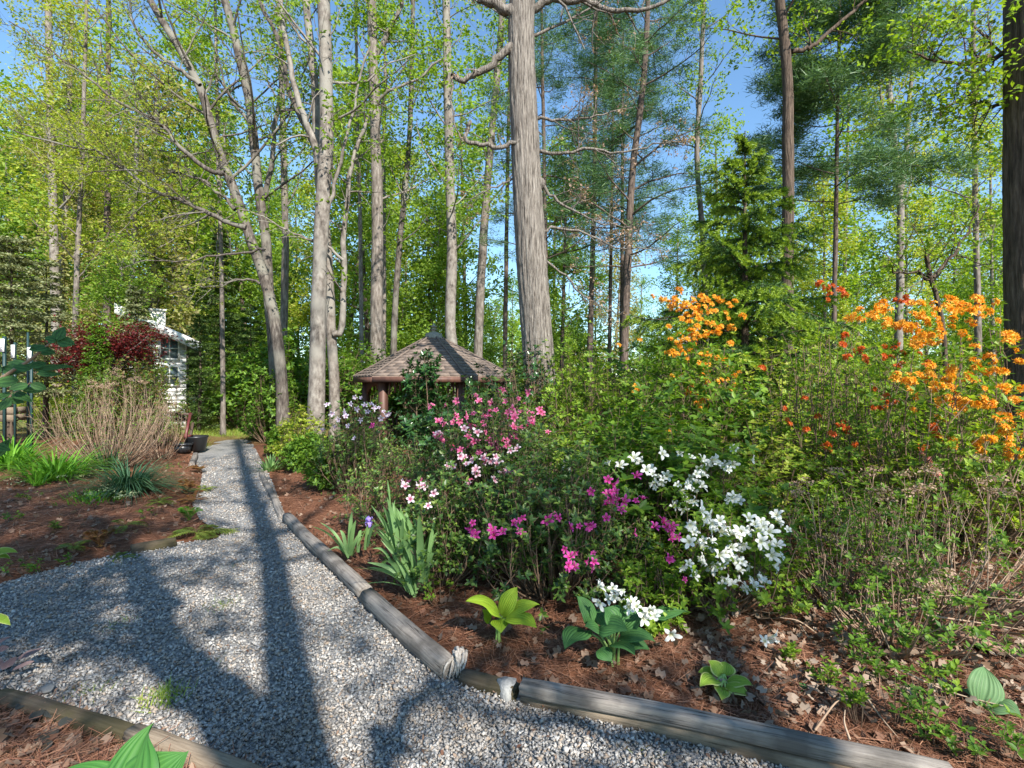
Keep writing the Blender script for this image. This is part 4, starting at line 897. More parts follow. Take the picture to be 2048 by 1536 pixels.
# red maple, bushes at left
def cloudtree(name, label, base, z0, z1, w, leaf, seed, n, ls, cat='tree', tpl=LOBED):
    r = np.random.default_rng(seed); b0 = np.array([base[0], base[1], Hz(*base)]); root = thing(name, label, cat, b0)
    tm = MB(); tm.add(*tube(spline([b0, b0+[.05, 0, z0*.6], b0+[0, 0, z0]], 6), np.linspace(.07, .05, 6), 7)); tm.build('trunk', M_barkgrey, root, True)
    bm = MB(); anc = []
    for q in range(16):
        az = q*2.4; pt = walk(b0+[0, 0, z0*.8], np.array([math.cos(az), math.sin(az), .5+.5*r.random()]), w*.55*r.uniform(.6, 1.1), 7, .15, -.02, r); pt[:, 2] = np.clip(pt[:, 2], b0[2]+z0*.5, b0[2]+z1)
        bm.add(*tube(pt, np.linspace(.03, .006, 8), 4)); sub_branches(bm, anc, pt, .02, 6, w*.22, r)
    bm.build('branches', M_barkgrey, root); A = np.array(anc); idx = r.integers(0, len(A), n)
    V_, F_ = rand_leaves(tpl, A[idx]+r.normal(size=(n, 3))*[.2, .2, .08], ls, .5, r); o = part('crown', V_, [F_], leaf, root); o['kind'] = 'stuff'
cloudtree('red_maple', 'small dark red leaved maple in front of the white house', at(226, 12), 2.1, 3.6, 2.3, M_redmaple, 501, 9000, .055)
shrub('bronze_bush', 'large rounded green bush with bronze tinted leaves below the red maple', at(268, 10.8), 2.1, 1.95, 150, 9, M_redgreen, 502, .06, 5, LEAF2, low=.1)
hemlock('arborvitae', 'pointed light green evergreen spire between the red maple and bronze bush', at(195, 11), 2.6, .5, 60, M_shrub, 503, 7000, .02, sz=.05)
# hydrangeas: bare canes with dry heads
def hydrangea(label, base, w, h, n, seed, heads, leafk=2, lean=(0, 0)):
    root, A = shrub('hydrangea', label, base, w, h, n, 3, M_shrub, seed, .035, leafk, LEAF2, stem=M_twig, low=.45, lean=lean, sr=.006, twl=.14)
    r = np.random.default_rng(seed+1); S = A[np.argsort(-A[:, 2])][:heads*4:4]
    for c in S:
        N_ = 60; v = nrm(r.normal(size=(N_, 3)))*[1, 1, .45]
        V_, F_ = rand_leaves(LEAF2, c+v*.06*r.random((N_, 1))**.4, .022, 1.0, r); part('dry_flower_head', V_, [F_], M_drypink, root, origin=c)
hydrangea('bare reddish stemmed hydrangea with dried flower heads in the left bed', at(222, 8.2), 2.3, 1.5, 170, 601, 18, 1)
hydrangea('smaller bare hydrangea behind the dark flower pot', at(322, 9.6), 1.2, 1.05, 60, 602, 8, 1)
hydrangea('bare hydrangea with dead heads sprawling at the right edge of the bed', at(1900, 3.2), 2.0, .9, 100, 603, 20, 4, (.15, 0))
hydrangea('tangle of brown hydrangea canes right of the white azalea', at(1680, 3.4), 1.3, .8, 80, 604, 7, 4)
hydrangea('low hydrangea canes in front of the orange azalea at the right', at(1790, 2.8), 1.1, .5, 70, 605, 5, 4)

# azaleas with flowers
root, A = shrub('lavender_azalea', 'sparse azalea with pale lavender blooms left of the gazebo steps', at(715, 6.6), 1.1, 1.25, 70, 7, M_azalea, 611, .04, 5)
put_flowers(root, 'lav', zc([(285, 715), (335, 720), (420, 770), (440, 800), (300, 810), (210, 870), (250, 770), (370, 780), (520, 830), (560, 850), (500, 890), (60, 770), (20, 980), (280, 1050), (330, 900), (200, 840), (480, 800), (540, 870), (100, 850), (150, 900), (390, 830), (230, 950), (120, 960)], *z1), 6.0, .045)
put_flowers(root, 'magenta', zc([(430, 945), (410, 955)], *z1), 6.0, .045)
root, A = shrub('twiggy_azalea', 'twiggy brownish azalea without flowers between the lavender and pink ones', at(800, 4.9), 1.2, .85, 110, 8, M_azalea, 612, .035, 4)
root, A = shrub('pink_azalea', 'tall azalea covered in hot pink and blush flowers before the gazebo', at(990, 4.6), 1.35, 1.45, 110, 9, M_azalea, 613, .045, 5)
PK = [(900, 790), (1030, 780), (1120, 745), (1275, 700), (1475, 650), (1705, 675), (1400, 760), (1520, 750), (1625, 725), (1385, 825), (1440, 820), (1575, 815), (1655, 825), (1690, 830), (1800, 810), (1830, 850), (990, 900), (1120, 870), (1200, 880), (1255, 850), (1090, 920), (1145, 915), (1275, 950), (1330, 915), (1350, 865), (1590, 880), (1540, 880), (1745, 890), (1730, 900), (1590, 960), (1640, 960), (1700, 940), (1200, 1000), (1215, 1040), (1410, 1020), (1480, 1010), (1590, 1015), (1865, 1000), (990, 1060), (950, 1030), (1290, 1070), (1240, 1100), (1090, 1120), (1150, 1130), (1180, 1150), (1440, 1060), (1500, 1080), (1530, 1070), (1470, 1110), (1410, 1150), (1450, 1140), (1300, 1160), (1530, 1110), (1240, 1195), (1170, 1220), (1120, 1370), (820, 1385), (1380, 1040), (1440, 1100), (1400, 1100), (1640, 1420), (1230, 1390), (1770, 1480), (970, 910), (1010, 1070), (1310, 1170), (1345, 1230), (1260, 1080), (1355, 1000), (1600, 870), (1560, 1040)]
BL = [(1340, 1210), (1250, 1230), (1440, 1200), (1450, 1260), (1560, 1150), (1530, 1310), (1590, 1300), (1500, 1340), (1430, 1390), (1220, 1420), (1090, 1280), (1040, 1280), (1285, 1340), (930, 1500), (850, 1440), (800, 1450), (700, 1440), (1290, 1000), (990, 1010), (1180, 970), (1400, 1240), (1350, 1250), (1470, 1230), (1580, 1330), (1200, 1260), (1150, 1200)]
put_flowers(root, 'pink', more(zc(PK, *z1), .5, 10, 6), 4.15, .038, .14); put_flowers(root, 'blush', more(zc(BL, *z1), .5, 10, 7), 3.95, .042, .08)
root, A = shrub('magenta_azalea', 'broad dark leaved azalea with scattered magenta pink blooms behind the lime hosta', at(1110, 3.45), 1.45, 1.0, 150, 8, M_azalea, 614, .042, 5, LEAF6, low=.08, depth=.9)
MG = zc([(440, 370), (390, 430), (450, 420), (410, 480), (460, 470), (455, 510), (590, 310), (280, 420), (585, 480), (60, 600), (15, 580), (200, 655), (280, 660), (780, 620), (800, 665), (835, 655), (820, 690), (830, 740), (100, 815), (135, 860), (295, 840), (130, 925), (170, 930), (155, 950), (250, 900), (290, 930), (300, 900), (920, 1020), (815, 870), (385, 600), (580, 705), (420, 440)], *z6)+zc([(1250, 350), (1275, 455), (1415, 410), (1495, 420), (1590, 350), (1640, 420), (1630, 330), (1925, 290), (1860, 330)], *z4)
put_flowers(root, 'magenta', more(MG, .4, 10, 8), 2.85, .034, .05)
put_flowers(root, 'blush', zc([(740, 155), (885, 210), (930, 110)], *z4), 3.2, .032, .05)
root, A = shrub('leggy_azalea', 'low twiggy azalea with yellowish leaves right behind the iris clump', at(880, 3.65), .8, .72, 80, 7, M_azalea, 615, .038, 5, LEAF2, low=.08)
root, A = shrub('white_azalea', 'upper white azalea, its flowers highest and furthest back', at(1385, 4.0), 1.2, 1.0, 60, 7, M_azlight, 616, .045, 5, LEAF6, low=.3)
put_flowers(root, 'white', more(zc(W_up, *z6), .4, 10, 4), 3.5, .046, .1)
root, A = shrub('white_azalea', 'main white azalea with the densest bloom in the middle of the bed', at(1440, 3.25), .95, .72, 60, 7, M_azlight, 617, .045, 5, LEAF6, low=.12)
put_flowers(root, 'white', more(zc(W_main, *z6), .7, 14, 5), 2.85, .043, .07); put_flowers(root, 'white', zc(W_ground[1:], *z6), 2.6, .04, .02)
root, A = shrub('white_azalea', 'small white azalea leaning over the blue green hosta', at(1300, 3.0), .5, .42, 40, 6, M_azlight, 618, .038, 5, LEAF6, low=.1)
put_flowers(root, 'white', zc(W_low+W_ground[:1], *z6), 2.62, .044, .04)
# orange azaleas
OB = [(200, 290), (160, 310), (230, 270), (330, 280), (380, 260), (430, 250), (480, 230), (480, 340), (560, 355), (620, 360), (690, 365), (680, 260), (730, 260), (780, 310), (830, 270), (870, 300), (870, 340), (760, 420), (820, 430), (890, 440), (890, 490), (990, 160), (1050, 200), (1100, 200), (1170, 150), (1190, 190), (1180, 230), (980, 250), (1030, 250), (1110, 310), (1150, 330), (1060, 410), (670, 510), (690, 500), (1460, 540), (1270, 600), (1290, 620), (1420, 420), (1410, 480), (980, 685), (1150, 675), (1210, 700), (1310, 690), (560, 730), (720, 735), (820, 735), (640, 780), (680, 800), (650, 840), (830, 830), (890, 820), (950, 830), (1000, 850), (1160, 775), (1090, 790), (1220, 840), (700, 900), (950, 900), (1010, 930), (960, 940), (1060, 930), (850, 945), (1110, 950), (1170, 960), (1230, 970), (1280, 950), (1400, 860), (1400, 820), (1370, 840), (1450, 920), (1510, 830), (1520, 930), (870, 1060), (940, 1080), (980, 1230), (990, 1280), (1330, 1080), (1400, 1050), (1380, 1140), (1430, 1110), (1180, 1260), (1200, 1320), (1250, 1230), (1300, 1230), (1400, 1220), (1400, 1270), (1440, 1290), (1440, 1340), (1490, 1320), (1510, 1220), (740, 410), (790, 425), (580, 350), (650, 365)]
OR_ = [(560, 160), (630, 180), (640, 160), (840, 1130), (870, 1200), (390, 840), (460, 940), (480, 890), (550, 940), (380, 990), (100, 1120), (140, 1130), (30, 1280), (50, 1320), (130, 440), (140, 500), (150, 590), (320, 630), (260, 540), (450, 590), (520, 590), (600, 650), (800, 640), (730, 570), (600, 560), (220, 1280), (790, 1280)]
root, A = shrub('orange_azalea', 'big azalea with bright orange flower trusses filling the right side', at(1880, 4.3), 2.1, 2.0, 70, 8, M_azlight, 621, .055, 6, LEAF6, low=.25, sr=.01)
put_flowers(root, 'orange', more(zc(OB, *zo), .9, 26, 1), 3.9, .06, .16, (.2, -.5, .8), 'flower_cluster')
root, A = shrub('orange_azalea', 'azalea with fading red orange trusses between the spruce and the bright orange one', at(1660, 5.0), 1.4, 2.1, 40, 7, M_azlight, 622, .05, 5, LEAF2, low=.3, sr=.009)
put_flowers(root, 'redor', more(zc(OR_, *zo), .9, 12, 3)+[(1652, 575), (1665, 572), (1680, 582), (1690, 590), (1660, 590), (1640, 568), (1655, 600)], 4.4, .055, .12, (.2, -.6, .7), 'flower_cluster')
OL = [(340, 170), (400, 170), (450, 190), (520, 150), (600, 150), (650, 170), (740, 150), (800, 190), (850, 170), (350, 210), (420, 240), (480, 270), (560, 200), (660, 250), (700, 240), (580, 290), (640, 330), (700, 340), (740, 360), (800, 300), (840, 380), (500, 330), (540, 390), (620, 410), (580, 440), (680, 410), (400, 480), (450, 470), (520, 440), (440, 540), (340, 570), (400, 580), (450, 570), (610, 680), (640, 660), (600, 730), (660, 720), (740, 770), (790, 765), (370, 740), (450, 810), (470, 820), (490, 870), (580, 830), (670, 840), (560, 880), (620, 920), (560, 950), (640, 970), (650, 980), (600, 950), (710, 880), (370, 1060), (340, 1160), (410, 1160), (640, 600), (720, 600), (750, 620), (120, 460), (860, 810), (130, 1060), (70, 870), (380, 190), (440, 300), (480, 190), (600, 170), (430, 210), (550, 420), (480, 470), (430, 510)]
root, A = shrub('orange_azalea', 'slender orange azalea with its trusses in front of the spruce', at(1385, 6.6), 1.5, 2.3, 46, 7, M_azlight, 623, .055, 5, LEAF2, low=.3, sr=.01)
put_flowers(root, 'orange', more(zc(OL, *zp_), .9, 20, 2), 5.2, .062, .1, (.2, -.5, .8), 'flower_cluster', -.42)
put_flowers(root, 'redor', zc([(1080, 680), (1060, 680), (1250, 1070), (1230, 990), (1270, 1105), (1400, 1155), (1490, 1050), (1390, 915)], *zp_), 4.6, .05, .1, (.2, -.5, .8), 'flower_cluster')
root, A = shrub('salmon_azalea', 'small azalea with salmon pink clusters low in the right bed', at(1862, 4.6), .7, .95, 24, 6, M_azlight, 624, .045, 5)
put_flowers(root, 'salmon', zc([(750, 1340), (790, 1380), (820, 1430), (860, 1440), (840, 1480), (870, 1500), (770, 1360)], *zo), 4.1, .05, .05, (.2, -.8, .5), 'flower_cluster')

# evergreen climbers on the gazebo and oak
shrub('evergreen_bush', 'glossy dark bush growing up against the front of the gazebo roof', at(848, 9.6), .85, 2.3, 40, 9, M_glossy, 631, .11, 6, LEAF6, low=.2, sr=.012, shape=.5, twl=.2)
shrub('evergreen_bush', 'dark glossy shrub hiding the right corner of the gazebo', at(962, 9.8), .7, 2.0, 26, 8, M_glossy, 632, .085, 6, LEAF6, low=.3, sr=.012, shape=.5)
shrub('evergreen_bush', 'dark climbing evergreen round the foot of the oak', at(1050, 8.2), 1.0, 2.3, 60, 9, M_glossy, 633, .06, 6, LEAF6, low=.3, sr=.012, shape=.5)
shrub('evergreen_bush', 'low dark evergreen between gazebo and pink azalea', at(905, 8.2), 1.6, 1.25, 60, 9, M_glossy, 634, .08, 6, LEAF2, low=.15)
# peonies and low plants along the path
for q, (px, py, w_, h_, mt, lab) in enumerate([(655, 985, .75, .5, M_shrub, 'bushy peony with pointed leaves nearest the viewer on the right path edge'), (600, 945, .7, .45, M_shrub, 'bright peony clump second from the viewer along the path'), (560, 915, .7, .45, M_shrub, 'leafy green perennial behind the peonies on the path edge'), (520, 880, .9, .42, M_daylily, 'mound of lime green foliage where the path meets the lawn'), (590, 880, 1.0, .6, M_shrub, 'taller green perennial behind the lime mound'), (700, 960, .8, .5, M_azalea, 'dull green low shrub behind the nearest peony')]):
    g_ = GP(px, py); shrub('perennial_plant', lab, g_[:2]+[.12, .1], w_*1.3, h_*1.35, 80, 8, mt, 640+q, .06, 5, LEAF6 if q < 2 else LEAF2, 'plant', stem=M_greenstem, low=.25, sr=.004)
shrub('yellow_azalea', 'small bush with yellow green tips and yellow blooms behind the path planting', at(600, 9), .9, 1.0, 34, 7, M_yellowgreen, 650, .06, 5)
shrub('lawn_shrub', 'dark green rounded shrub at the right edge of the lawn', at(492, 16), 1.5, 1.5, 80, 8, M_shrub, 651, .08, 5)
shrub('snowball_shrub', 'green shrub dotted with a few white blooms right of the lawn', at(540, 12.5), 1.5, 1.9, 70, 8, M_shrub, 652, .08, 5)

# grassy clumps
def blades(n, c, r0, L, wd, mat, root, droop, seed, name='blades', spread=1.0):
    r = np.random.default_rng(seed); mb = MB()
    for q in range(n):
        az = r.uniform(0, 6.28); o = np.array([math.cos(az), math.sin(az), 0]); l_ = L*r.uniform(.6, 1.1); st = c+o*r0*r.random(); t = np.linspace(0, 1, 6)
        el = r.uniform(.5, 1.45) if spread > .5 else r.uniform(1.1, 1.5); dr = droop*r.uniform(.4, 1.2)
        path = st+o*(t[:, None]*l_*math.cos(el)+dr*l_*.5*t[:, None]**2)+np.array([0, 0, 1])*(t[:, None]*l_*math.sin(el)-dr*l_*t[:, None]**2.4*.8)
        path[:, 2] = np.maximum(path[:, 2], c[2]+.01)
        s = np.cross(o, [0, 0, 1]); ww = wd*np.array([.7, 1, 1, .85, .5, .05])/2
        V_ = np.concatenate([path-s*ww[:, None], path+s*ww[:, None]]); mb.add(V_, np.array([[i, i+1, i+7, i+6] for i in range(5)]))
    o = mb.build(name, mat, root, True); o['kind'] = 'stuff'; return o
def clump(name, label, px, py, n, r0, L, wd, mat, droop, seed, group=None, d=None):
    g_ = GP(px, py, .05) if d is None else np.array([*at(px, d), 0]); g_[2] = Hz(g_[0], g_[1])
    root = thing(name, label, 'plant', g_, group); blades(n, g_, r0, L, wd, mat, root, droop, seed); return root
clump('daylily', 'arching bright green daylily clump left of the blue green grass', 110, 975, 220, .3, .75, .024, M_daylily, .75, 701)
clump('daylily', 'large daylily clump at the left edge behind the front one', 20, 950, 240, .35, .8, .026, M_daylily, .7, 702)
clump('daylily', 'short upright lime daylily in front of the clump', 75, 990, 22, .08, .38, .03, M_daylily, .4, 703)
clump('blue_grass', 'dense blue green grassy mound drooping over the white candytuft', 258, 990, 560, .2, .75, .012, M_sedge, .85, 704)
clump('sedge', 'thin blue green blades standing behind the grassy mound', 215, 950, 120, .2, .6, .014, M_sedge, .45, 705)
clump('bed_grass', 'light green grass tuft beside the dark pot at the path', 402, 895, 60, .12, .45, .02, M_grass, .3, 706)
clump('spiky_plant', 'grey green spiky clump on the right path edge by the lime mound', 540, 935, 50, .12, .4, .03, M_iris, .35, 707)
root = clump('candytuft', 'low bright green candytuft with tiny white flowers', 185, 1010, 260, .42, .12, .014, M_daylily, .3, 708)
c = wloc(root); rr = np.random.default_rng(3); pts = np.array([GP(x, y, .1) for x, y in [(125, 980), (160, 975), (185, 985), (212, 990), (222, 988), (228, 996), (236, 1004), (208, 998), (262, 1003), (240, 1010), (248, 1008), (232, 985), (220, 1000), (176, 1010), (240, 992), (258, 1008), (268, 1000), (30, 985), (35, 998)]])
for p in pts:
    p[2] = Hz(p[0], p[1])+.13; k_ = 26; V_, F_ = rand_leaves(LEAF2, p+rr.normal(size=(k_, 3))*[.03, .03, .008], .022, .3, rr); part('flower_head', V_, [F_], F_white, root, origin=p)

# ferns
def fern(label, px, py, n, L, mat, seed, el=(.2, .9)):
    g_ = GP(px, py, .05); g_[2] = Hz(g_[0], g_[1]); root = thing('fern', label, 'fern', g_, 'ferns along the left path edge'); r = np.random.default_rng(seed)
    for q in range(n):
        az = q*2*math.pi/n+r.uniform(-.4, .4); e = r.uniform(*el); t = np.linspace(0, 1, 15); l_ = .8*L*r.uniform(.7, 1.15); o = np.array([math.cos(az), math.sin(az), 0])
        path = g_+o*(t[:, None]*l_*math.cos(e))+np.array([0, 0, 1])*(t[:, None]*l_*math.sin(e)-l_*.55*t[:, None]**2+.03); path[:, 2] = np.maximum(path[:, 2], g_[2]+.015)
        mb = MB(); mb.add(*tube(path, np.linspace(.003, .001, 15), 3)); T_ = nrm(np.gradient(path, axis=0)); s = nrm(np.cross(T_, [0, 0, 1.]))
        for sg in (-1, 1):
            ll = l_*.26*np.sin(np.pi*np.clip(t*.85+.12, 0, 1)); mb.add(*place((LEAF2[0]*[.42, 1, 1], LEAF2[1]), np.repeat(path, 2, 0)[1:]+np.concatenate([np.zeros((1, 3)), np.tile(T_[:1]*l_/30, (28, 1))]), np.repeat(s*sg+T_*.35+[0, 0, -.1], 2, 0)[1:], np.tile([0, 0, 1.], (29, 1))+r.normal(size=(29, 3))*.15, np.repeat(ll, 2)[1:]+.004))
        mb.build('frond', mat, root, origin=g_)
fern('yellow green fern at the corner where the path narrows', 395, 1065, 7, .42, M_fern, 801, (.1, .7))
fern('fern with one upright bright frond beside the path corner', 378, 1040, 5, .45, M_daylily, 802, (.9, 1.3))
fern('pale fern frond lying over the mulch left of the short timber', 250, 1062, 4, .36, M_fern, 803, (.3, .8))
fern('low green fern spilling on the gravel edge', 236, 1105, 6, .26, M_fern, 804, (.1, .5))
fern('small fern in shade by the far left timber', 150, 1100, 6, .24, M_fern, 805, (.4, 1))
fern('rusty brown fern on the left path edge, middle', 385, 1000, 8, .34, M_fernrust, 806, (.5, 1.2))
fern('rust and green fern near the dark pot', 398, 940, 8, .36, M_fernrust, 807, (.5, 1.2))
fern('thin reddish fern stalks rising left of the short timber', 200, 1095, 6, .4, M_fernrust, 808, (1.1, 1.45))
fern('fern lying low beside the blue green grass mound', 320, 1010, 6, .3, M_fern, 810, (.2, .8))
fern('reddish fern stalks at the path edge above the corner fern', 372, 985, 7, .4, M_fernrust, 811, (.8, 1.4))
fern('olive fern flopping beyond the short timber onto gravel', 425, 1058, 6, .34, M_fern, 812, (.05, .4))
fern('green fern under the path edge clump', 405, 975, 6, .3, M_fern, 809, (.2, .8))

# ------------------------------------------------------------------ timbers edging the path
def woodmat(name, c1, c2, c3, moss=None):
    m, n, l = newmat(name); tc = n.new('ShaderNodeTexCoord'); mp = n.new('ShaderNodeMapping'); mp.inputs['Scale'].default_value = (1.6, 34, 34); l.new(tc.outputs['Object'], mp.inputs[0])
    no = n.new('ShaderNodeTexNoise'); no.inputs['Scale'].default_value = 2.0; no.inputs['Detail'].default_value = 7; no.inputs['Roughness'].default_value = .7; no.inputs['Distortion'].default_value = .6; l.new(mp.outputs[0], no.inputs[0])
    n2 = n.new('ShaderNodeTexNoise'); n2.inputs['Scale'].default_value = 5; n2.inputs['Detail'].default_value = 4; l.new(tc.outputs['Object'], n2.inputs[0])
    r_ = ramp(n, [tuple(v*.4 for v in c1), c2, c3], [.34, .44, .7]); l.new(no.outputs[0], r_.inputs[0])
    r2 = ramp(n, [(0, 0, 0), (.75, .75, .75)], [.48, .66] if moss is None else [.38, .55]); l.new(n2.outputs[0], r2.inputs[0])
    mx = n.new('ShaderNodeMixRGB'); l.new(r2.outputs[0], mx.inputs[0]); l.new(r_.outputs[0], mx.inputs[1]); mx.inputs[2].default_value = (*(moss or tuple(v*.42 for v in c2)), 1)
    if moss is None: mx.blend_type = 'MIX'
    b = n.new('ShaderNodeBsdfPrincipled'); b.inputs['Roughness'].default_value = .85; b.inputs['Specular IOR Level'].default_value = .2; l.new(mx.outputs[0], b.inputs['Base Color'])
    bu = n.new('ShaderNodeBump'); bu.inputs['Strength'].default_value = .8; bu.inputs['Distance'].default_value = .006; l.new(no.outputs[0], bu.inputs['Height']); l.new(bu.outputs[0], b.inputs['Normal'])
    o = n.new('ShaderNodeOutputMaterial'); l.new(b.outputs[0], o.inputs[0]); return m
M_wood = woodmat('weathered_grey_timber', (.045, .038, .034), (.19, .168, .148), (.32, .29, .255))
M_woodtan = woodmat('weathered_tan_timber', (.07, .05, .034), (.19, .145, .10), (.30, .24, .175))
M_woodmoss = woodmat('mossy_dark_timber', (.03, .022, .016), (.075, .055, .038), (.14, .11, .08), (.05, .045, .02))
def timber(label, p0, p1, w_, h_, mat, seed, group='landscape timbers edging the gravel path', rough=.004, name='landscape_timber'):
    """p0,p1 are the middle of the underside at each end"""
    r = np.random.default_rng(seed); p0 = np.array(p0); p1 = np.array(p1); L = np.linalg.norm(p1-p0); k = 24; n_ = max(8, int(L/.12))
    a = np.arange(k)*2*math.pi/k; ex = .55
    cy_ = np.sign(np.cos(a))*np.abs(np.cos(a))**ex*w_/2; cz_ = np.sign(np.sin(a))*np.abs(np.sin(a))**.8*h_/2
    V_ = []; xs = np.linspace(-L/2, L/2, n_); ph = r.uniform(0, 6, 4)
    prof = 1+r.normal(size=k)*.02
    for x in xs:
        e = 1-.05*math.exp(-((L/2-abs(x))/.02)) ; wob = 1+.02*math.sin(x*5+ph[0])+.015*math.sin(x*13+ph[1])
        V_ += [[x+ (r.normal()*.003 if abs(abs(x)-L/2) < 1e-6 else 0), c*wob*e*q+.006*math.sin(x*3+ph[2]), s*wob*e*q+h_/2+.004*math.sin(x*4+ph[3])] for c, s, q in zip(cy_, cz_, prof+r.normal(size=k)*rough*3)]
    V_ = np.array(V_); V_ = np.concatenate([V_, [[-L/2-.002, 0, h_/2], [L/2+.002, 0, h_/2]]]); i = np.arange(n_-1)[:, None]*k; j = np.arange(k)[None]; j2 = (j+1) % k
    Fs = [np.stack([i+j, i+j2, i+k+j2, i+k+j], -1).reshape(-1, 4)]; jj = np.arange(k); c = n_*k
    Fs.append(np.concatenate([np.stack([np.full(k, c), (jj+1) % k, jj], -1), np.stack([np.full(k, c+1), (n_-1)*k+jj, (n_-1)*k+(jj+1) % k], -1)]))
    me = mesh(name, V_, Fs, mat, True); me.polygons.foreach_set('use_smooth', [len(p.vertices) == 4 for p in me.polygons])
    o = ob(name, me); o.location = (p0+p1)/2; v = Vector(p1-p0); o.rotation_euler = v.to_track_quat('X', 'Z').to_euler()
    return tag(o, label, 'timber', group)
hb = .11
def gz_(px, py, z=.11): g_ = GP(px, py, z); g_[2] = 0; return g_
timber('half buried narrow timber at the far end of the right path edge', gz_(522, 942, .06)+[0, 0, -.04], gz_(567, 1030, .06)+[0, 0, -.04], .08, .10, M_wood, 1)
timber('long weathered timber beside the small iris, its far end overlapping the narrow one', gz_(573, 1024), gz_(731, 1170)+[0, 0, .005], .10, .10, M_wood, 2)
timber('grey timber before the large iris, its broken tip at the pale driftwood', gz_(735, 1175), gz_(897, 1312), .112, .10, M_wood, 3)
timber('short dark mossy timber between the driftwood and the long round pole', gz_(926, 1326, .09)+[0, 0, -.02], gz_(1036, 1358, .09)+[0, 0, -.02], .085, .08, M_woodmoss, 4)
timber('long rounded pole edging the right foreground mulch, upper of two', gz_(1042, 1356, .125)+[0, 0, .05], gz_(1900, 1524, .12)+[0, 0, .045], .076, .072, M_wood, 5)
timber('lower tan pole lying under the long rounded pole at the gravel edge', gz_(1045, 1378, .05)+[0, 0, -.02], gz_(1760, 1545, .05)+[0, 0, -.02], .075, .072, M_woodtan, 6)
timber('timber along the bottom left corner in front of the big hosta leaf', gz_(0, 1372, .08)+[-.0, 0, -.02], gz_(262, 1446, .08)+[0, 0, -.02], .078, .085, M_woodmoss, 7)
timber('tan timber running off the bottom edge beside the big hosta leaf', gz_(262, 1447, .08)+[0, 0, -.015], gz_(620, 1575, .08)+[0, 0, -.015], .078, .085, M_woodtan, 8)
timber('short mossy timber among ferns at the left gravel edge', gz_(262, 1088, .08)+[0, 0, -.02], gz_(352, 1073, .08)+[0, 0, -.02], .10, .10, M_woodmoss, 9)
timber('old sunken timber under the leaf litter at the far left gravel edge', gz_(-60, 1130, .05)+[0, 0, -.04], gz_(120, 1100, .05)+[0, 0, -.04], .10, .09, M_woodmoss, 10)
timber('short timber at the left edge of the path below the dark pot', gz_(384, 925, .08)+[0, 0, -.02], gz_(391, 904, .08)+[0, 0, -.02], .10, .10, M_wood, 11)
# driftwood lump, pointed stone, flat stone
rr = np.random.default_rng(8)
c = GP(916, 1338, .03); mb = MB()
for q in range(26):
    a = rr.uniform(0, 6.28); st = c+[rr.normal()*.015, .03+rr.normal()*.02, .07+rr.normal()*.012]; e = c+[rr.normal()*.035+.01, -.05+rr.normal()*.02, -.01]
    mb.add(*tube(spline([st, (st+e)/2+[rr.normal()*.012, -.02, .015], e], 6), np.linspace(.011, .003, 6), 5, True))
tag(mb.build('driftwood', plain('bleached_fibre_wood', (.26, .225, .19), .9, c2=(.46, .42, .37), scale=70, bump=.6), None, True, origin=c), 'bleached frayed piece of rotten wood at the broken timber end', 'driftwood')
def rock(name, label, c, s, mat, seed, cat, sub=2, pts=None):
    r = np.random.default_rng(seed); import bmesh
    bm = bmesh.new(); bmesh.ops.create_icosphere(bm, subdivisions=sub, radius=1)
    for v in bm.verts: v.co *= 1+r.normal()*.07
    for q in range(9):
        nn = Vector(nrm(r.normal(size=3))); h_ = r.uniform(.62, .85)
        for v in bm.verts:
            e = v.co.dot(nn)-h_
            if e > 0: v.co -= nn*e
    me = bpy.data.meshes.new(name); bm.to_mesh(me); bm.free(); me.materials.append(mat)
    o = ob(name, me); o.location = c; o.scale = s; o.rotation_euler = (0, 0, r.uniform(0, 3)); return tag(o, label, cat)
M_conc = plain('pale_concrete', (.20, .20, .195), .9, c2=(.30, .30, .285), scale=60, bump=.5)
g_ = GP(1014, 1388, .02)
tp = np.array([[-.048, .03, .055], [-.01, .04, .062], [.045, .03, .058], [.03, -.01, .04], [.004, -.045, .022], [-.02, -.02, .034]]); V_ = np.concatenate([tp, tp*[1.12, 1.1, 0]+[0, 0, -.03]])+g_
tag(part('stone', V_, [np.array([[5, 4, 3, 2, 1, 0]]), np.array([[q, (q+1) % 6, (q+1) % 6+6, q+6] for q in range(6)])], M_conc, origin=g_), 'pale wedge shaped stone lying on the gravel against the timbers', 'stone')
M_redrock = plain('brown_board', (.17, .09, .06), .85, c2=(.27, .16, .11), scale=8, stretch=(1, 12, 12), bump=.6)
g_ = GP(1945, 1278, .12); V_, F_ = box((0, 0, 0), (.34, .10, .035)); o = ob('board', mesh('board', V_, [F_], M_redrock)); o.location = g_; o.rotation_euler = (R(-12), R(12), R(-32)); tag(o, 'flat weathered brown board propped among the canes at the right edge', 'board')
g_ = GP(1960, 1300, .05); rock('stone', 'low reddish stone beneath the brown board at the right edge', g_+[.12, .05, -.01], (.2, .12, .06), M_redrock, 5, 'stone')
g_ = GP(95, 1378, .03); rock('stone', 'flat grey stone half sunk in the gravel beside the lower left timber', g_, (.045, .03, .016), plain('grey_stone', (.2, .2, .19), .9, c2=(.13, .13, .13)), 6, 'stone')

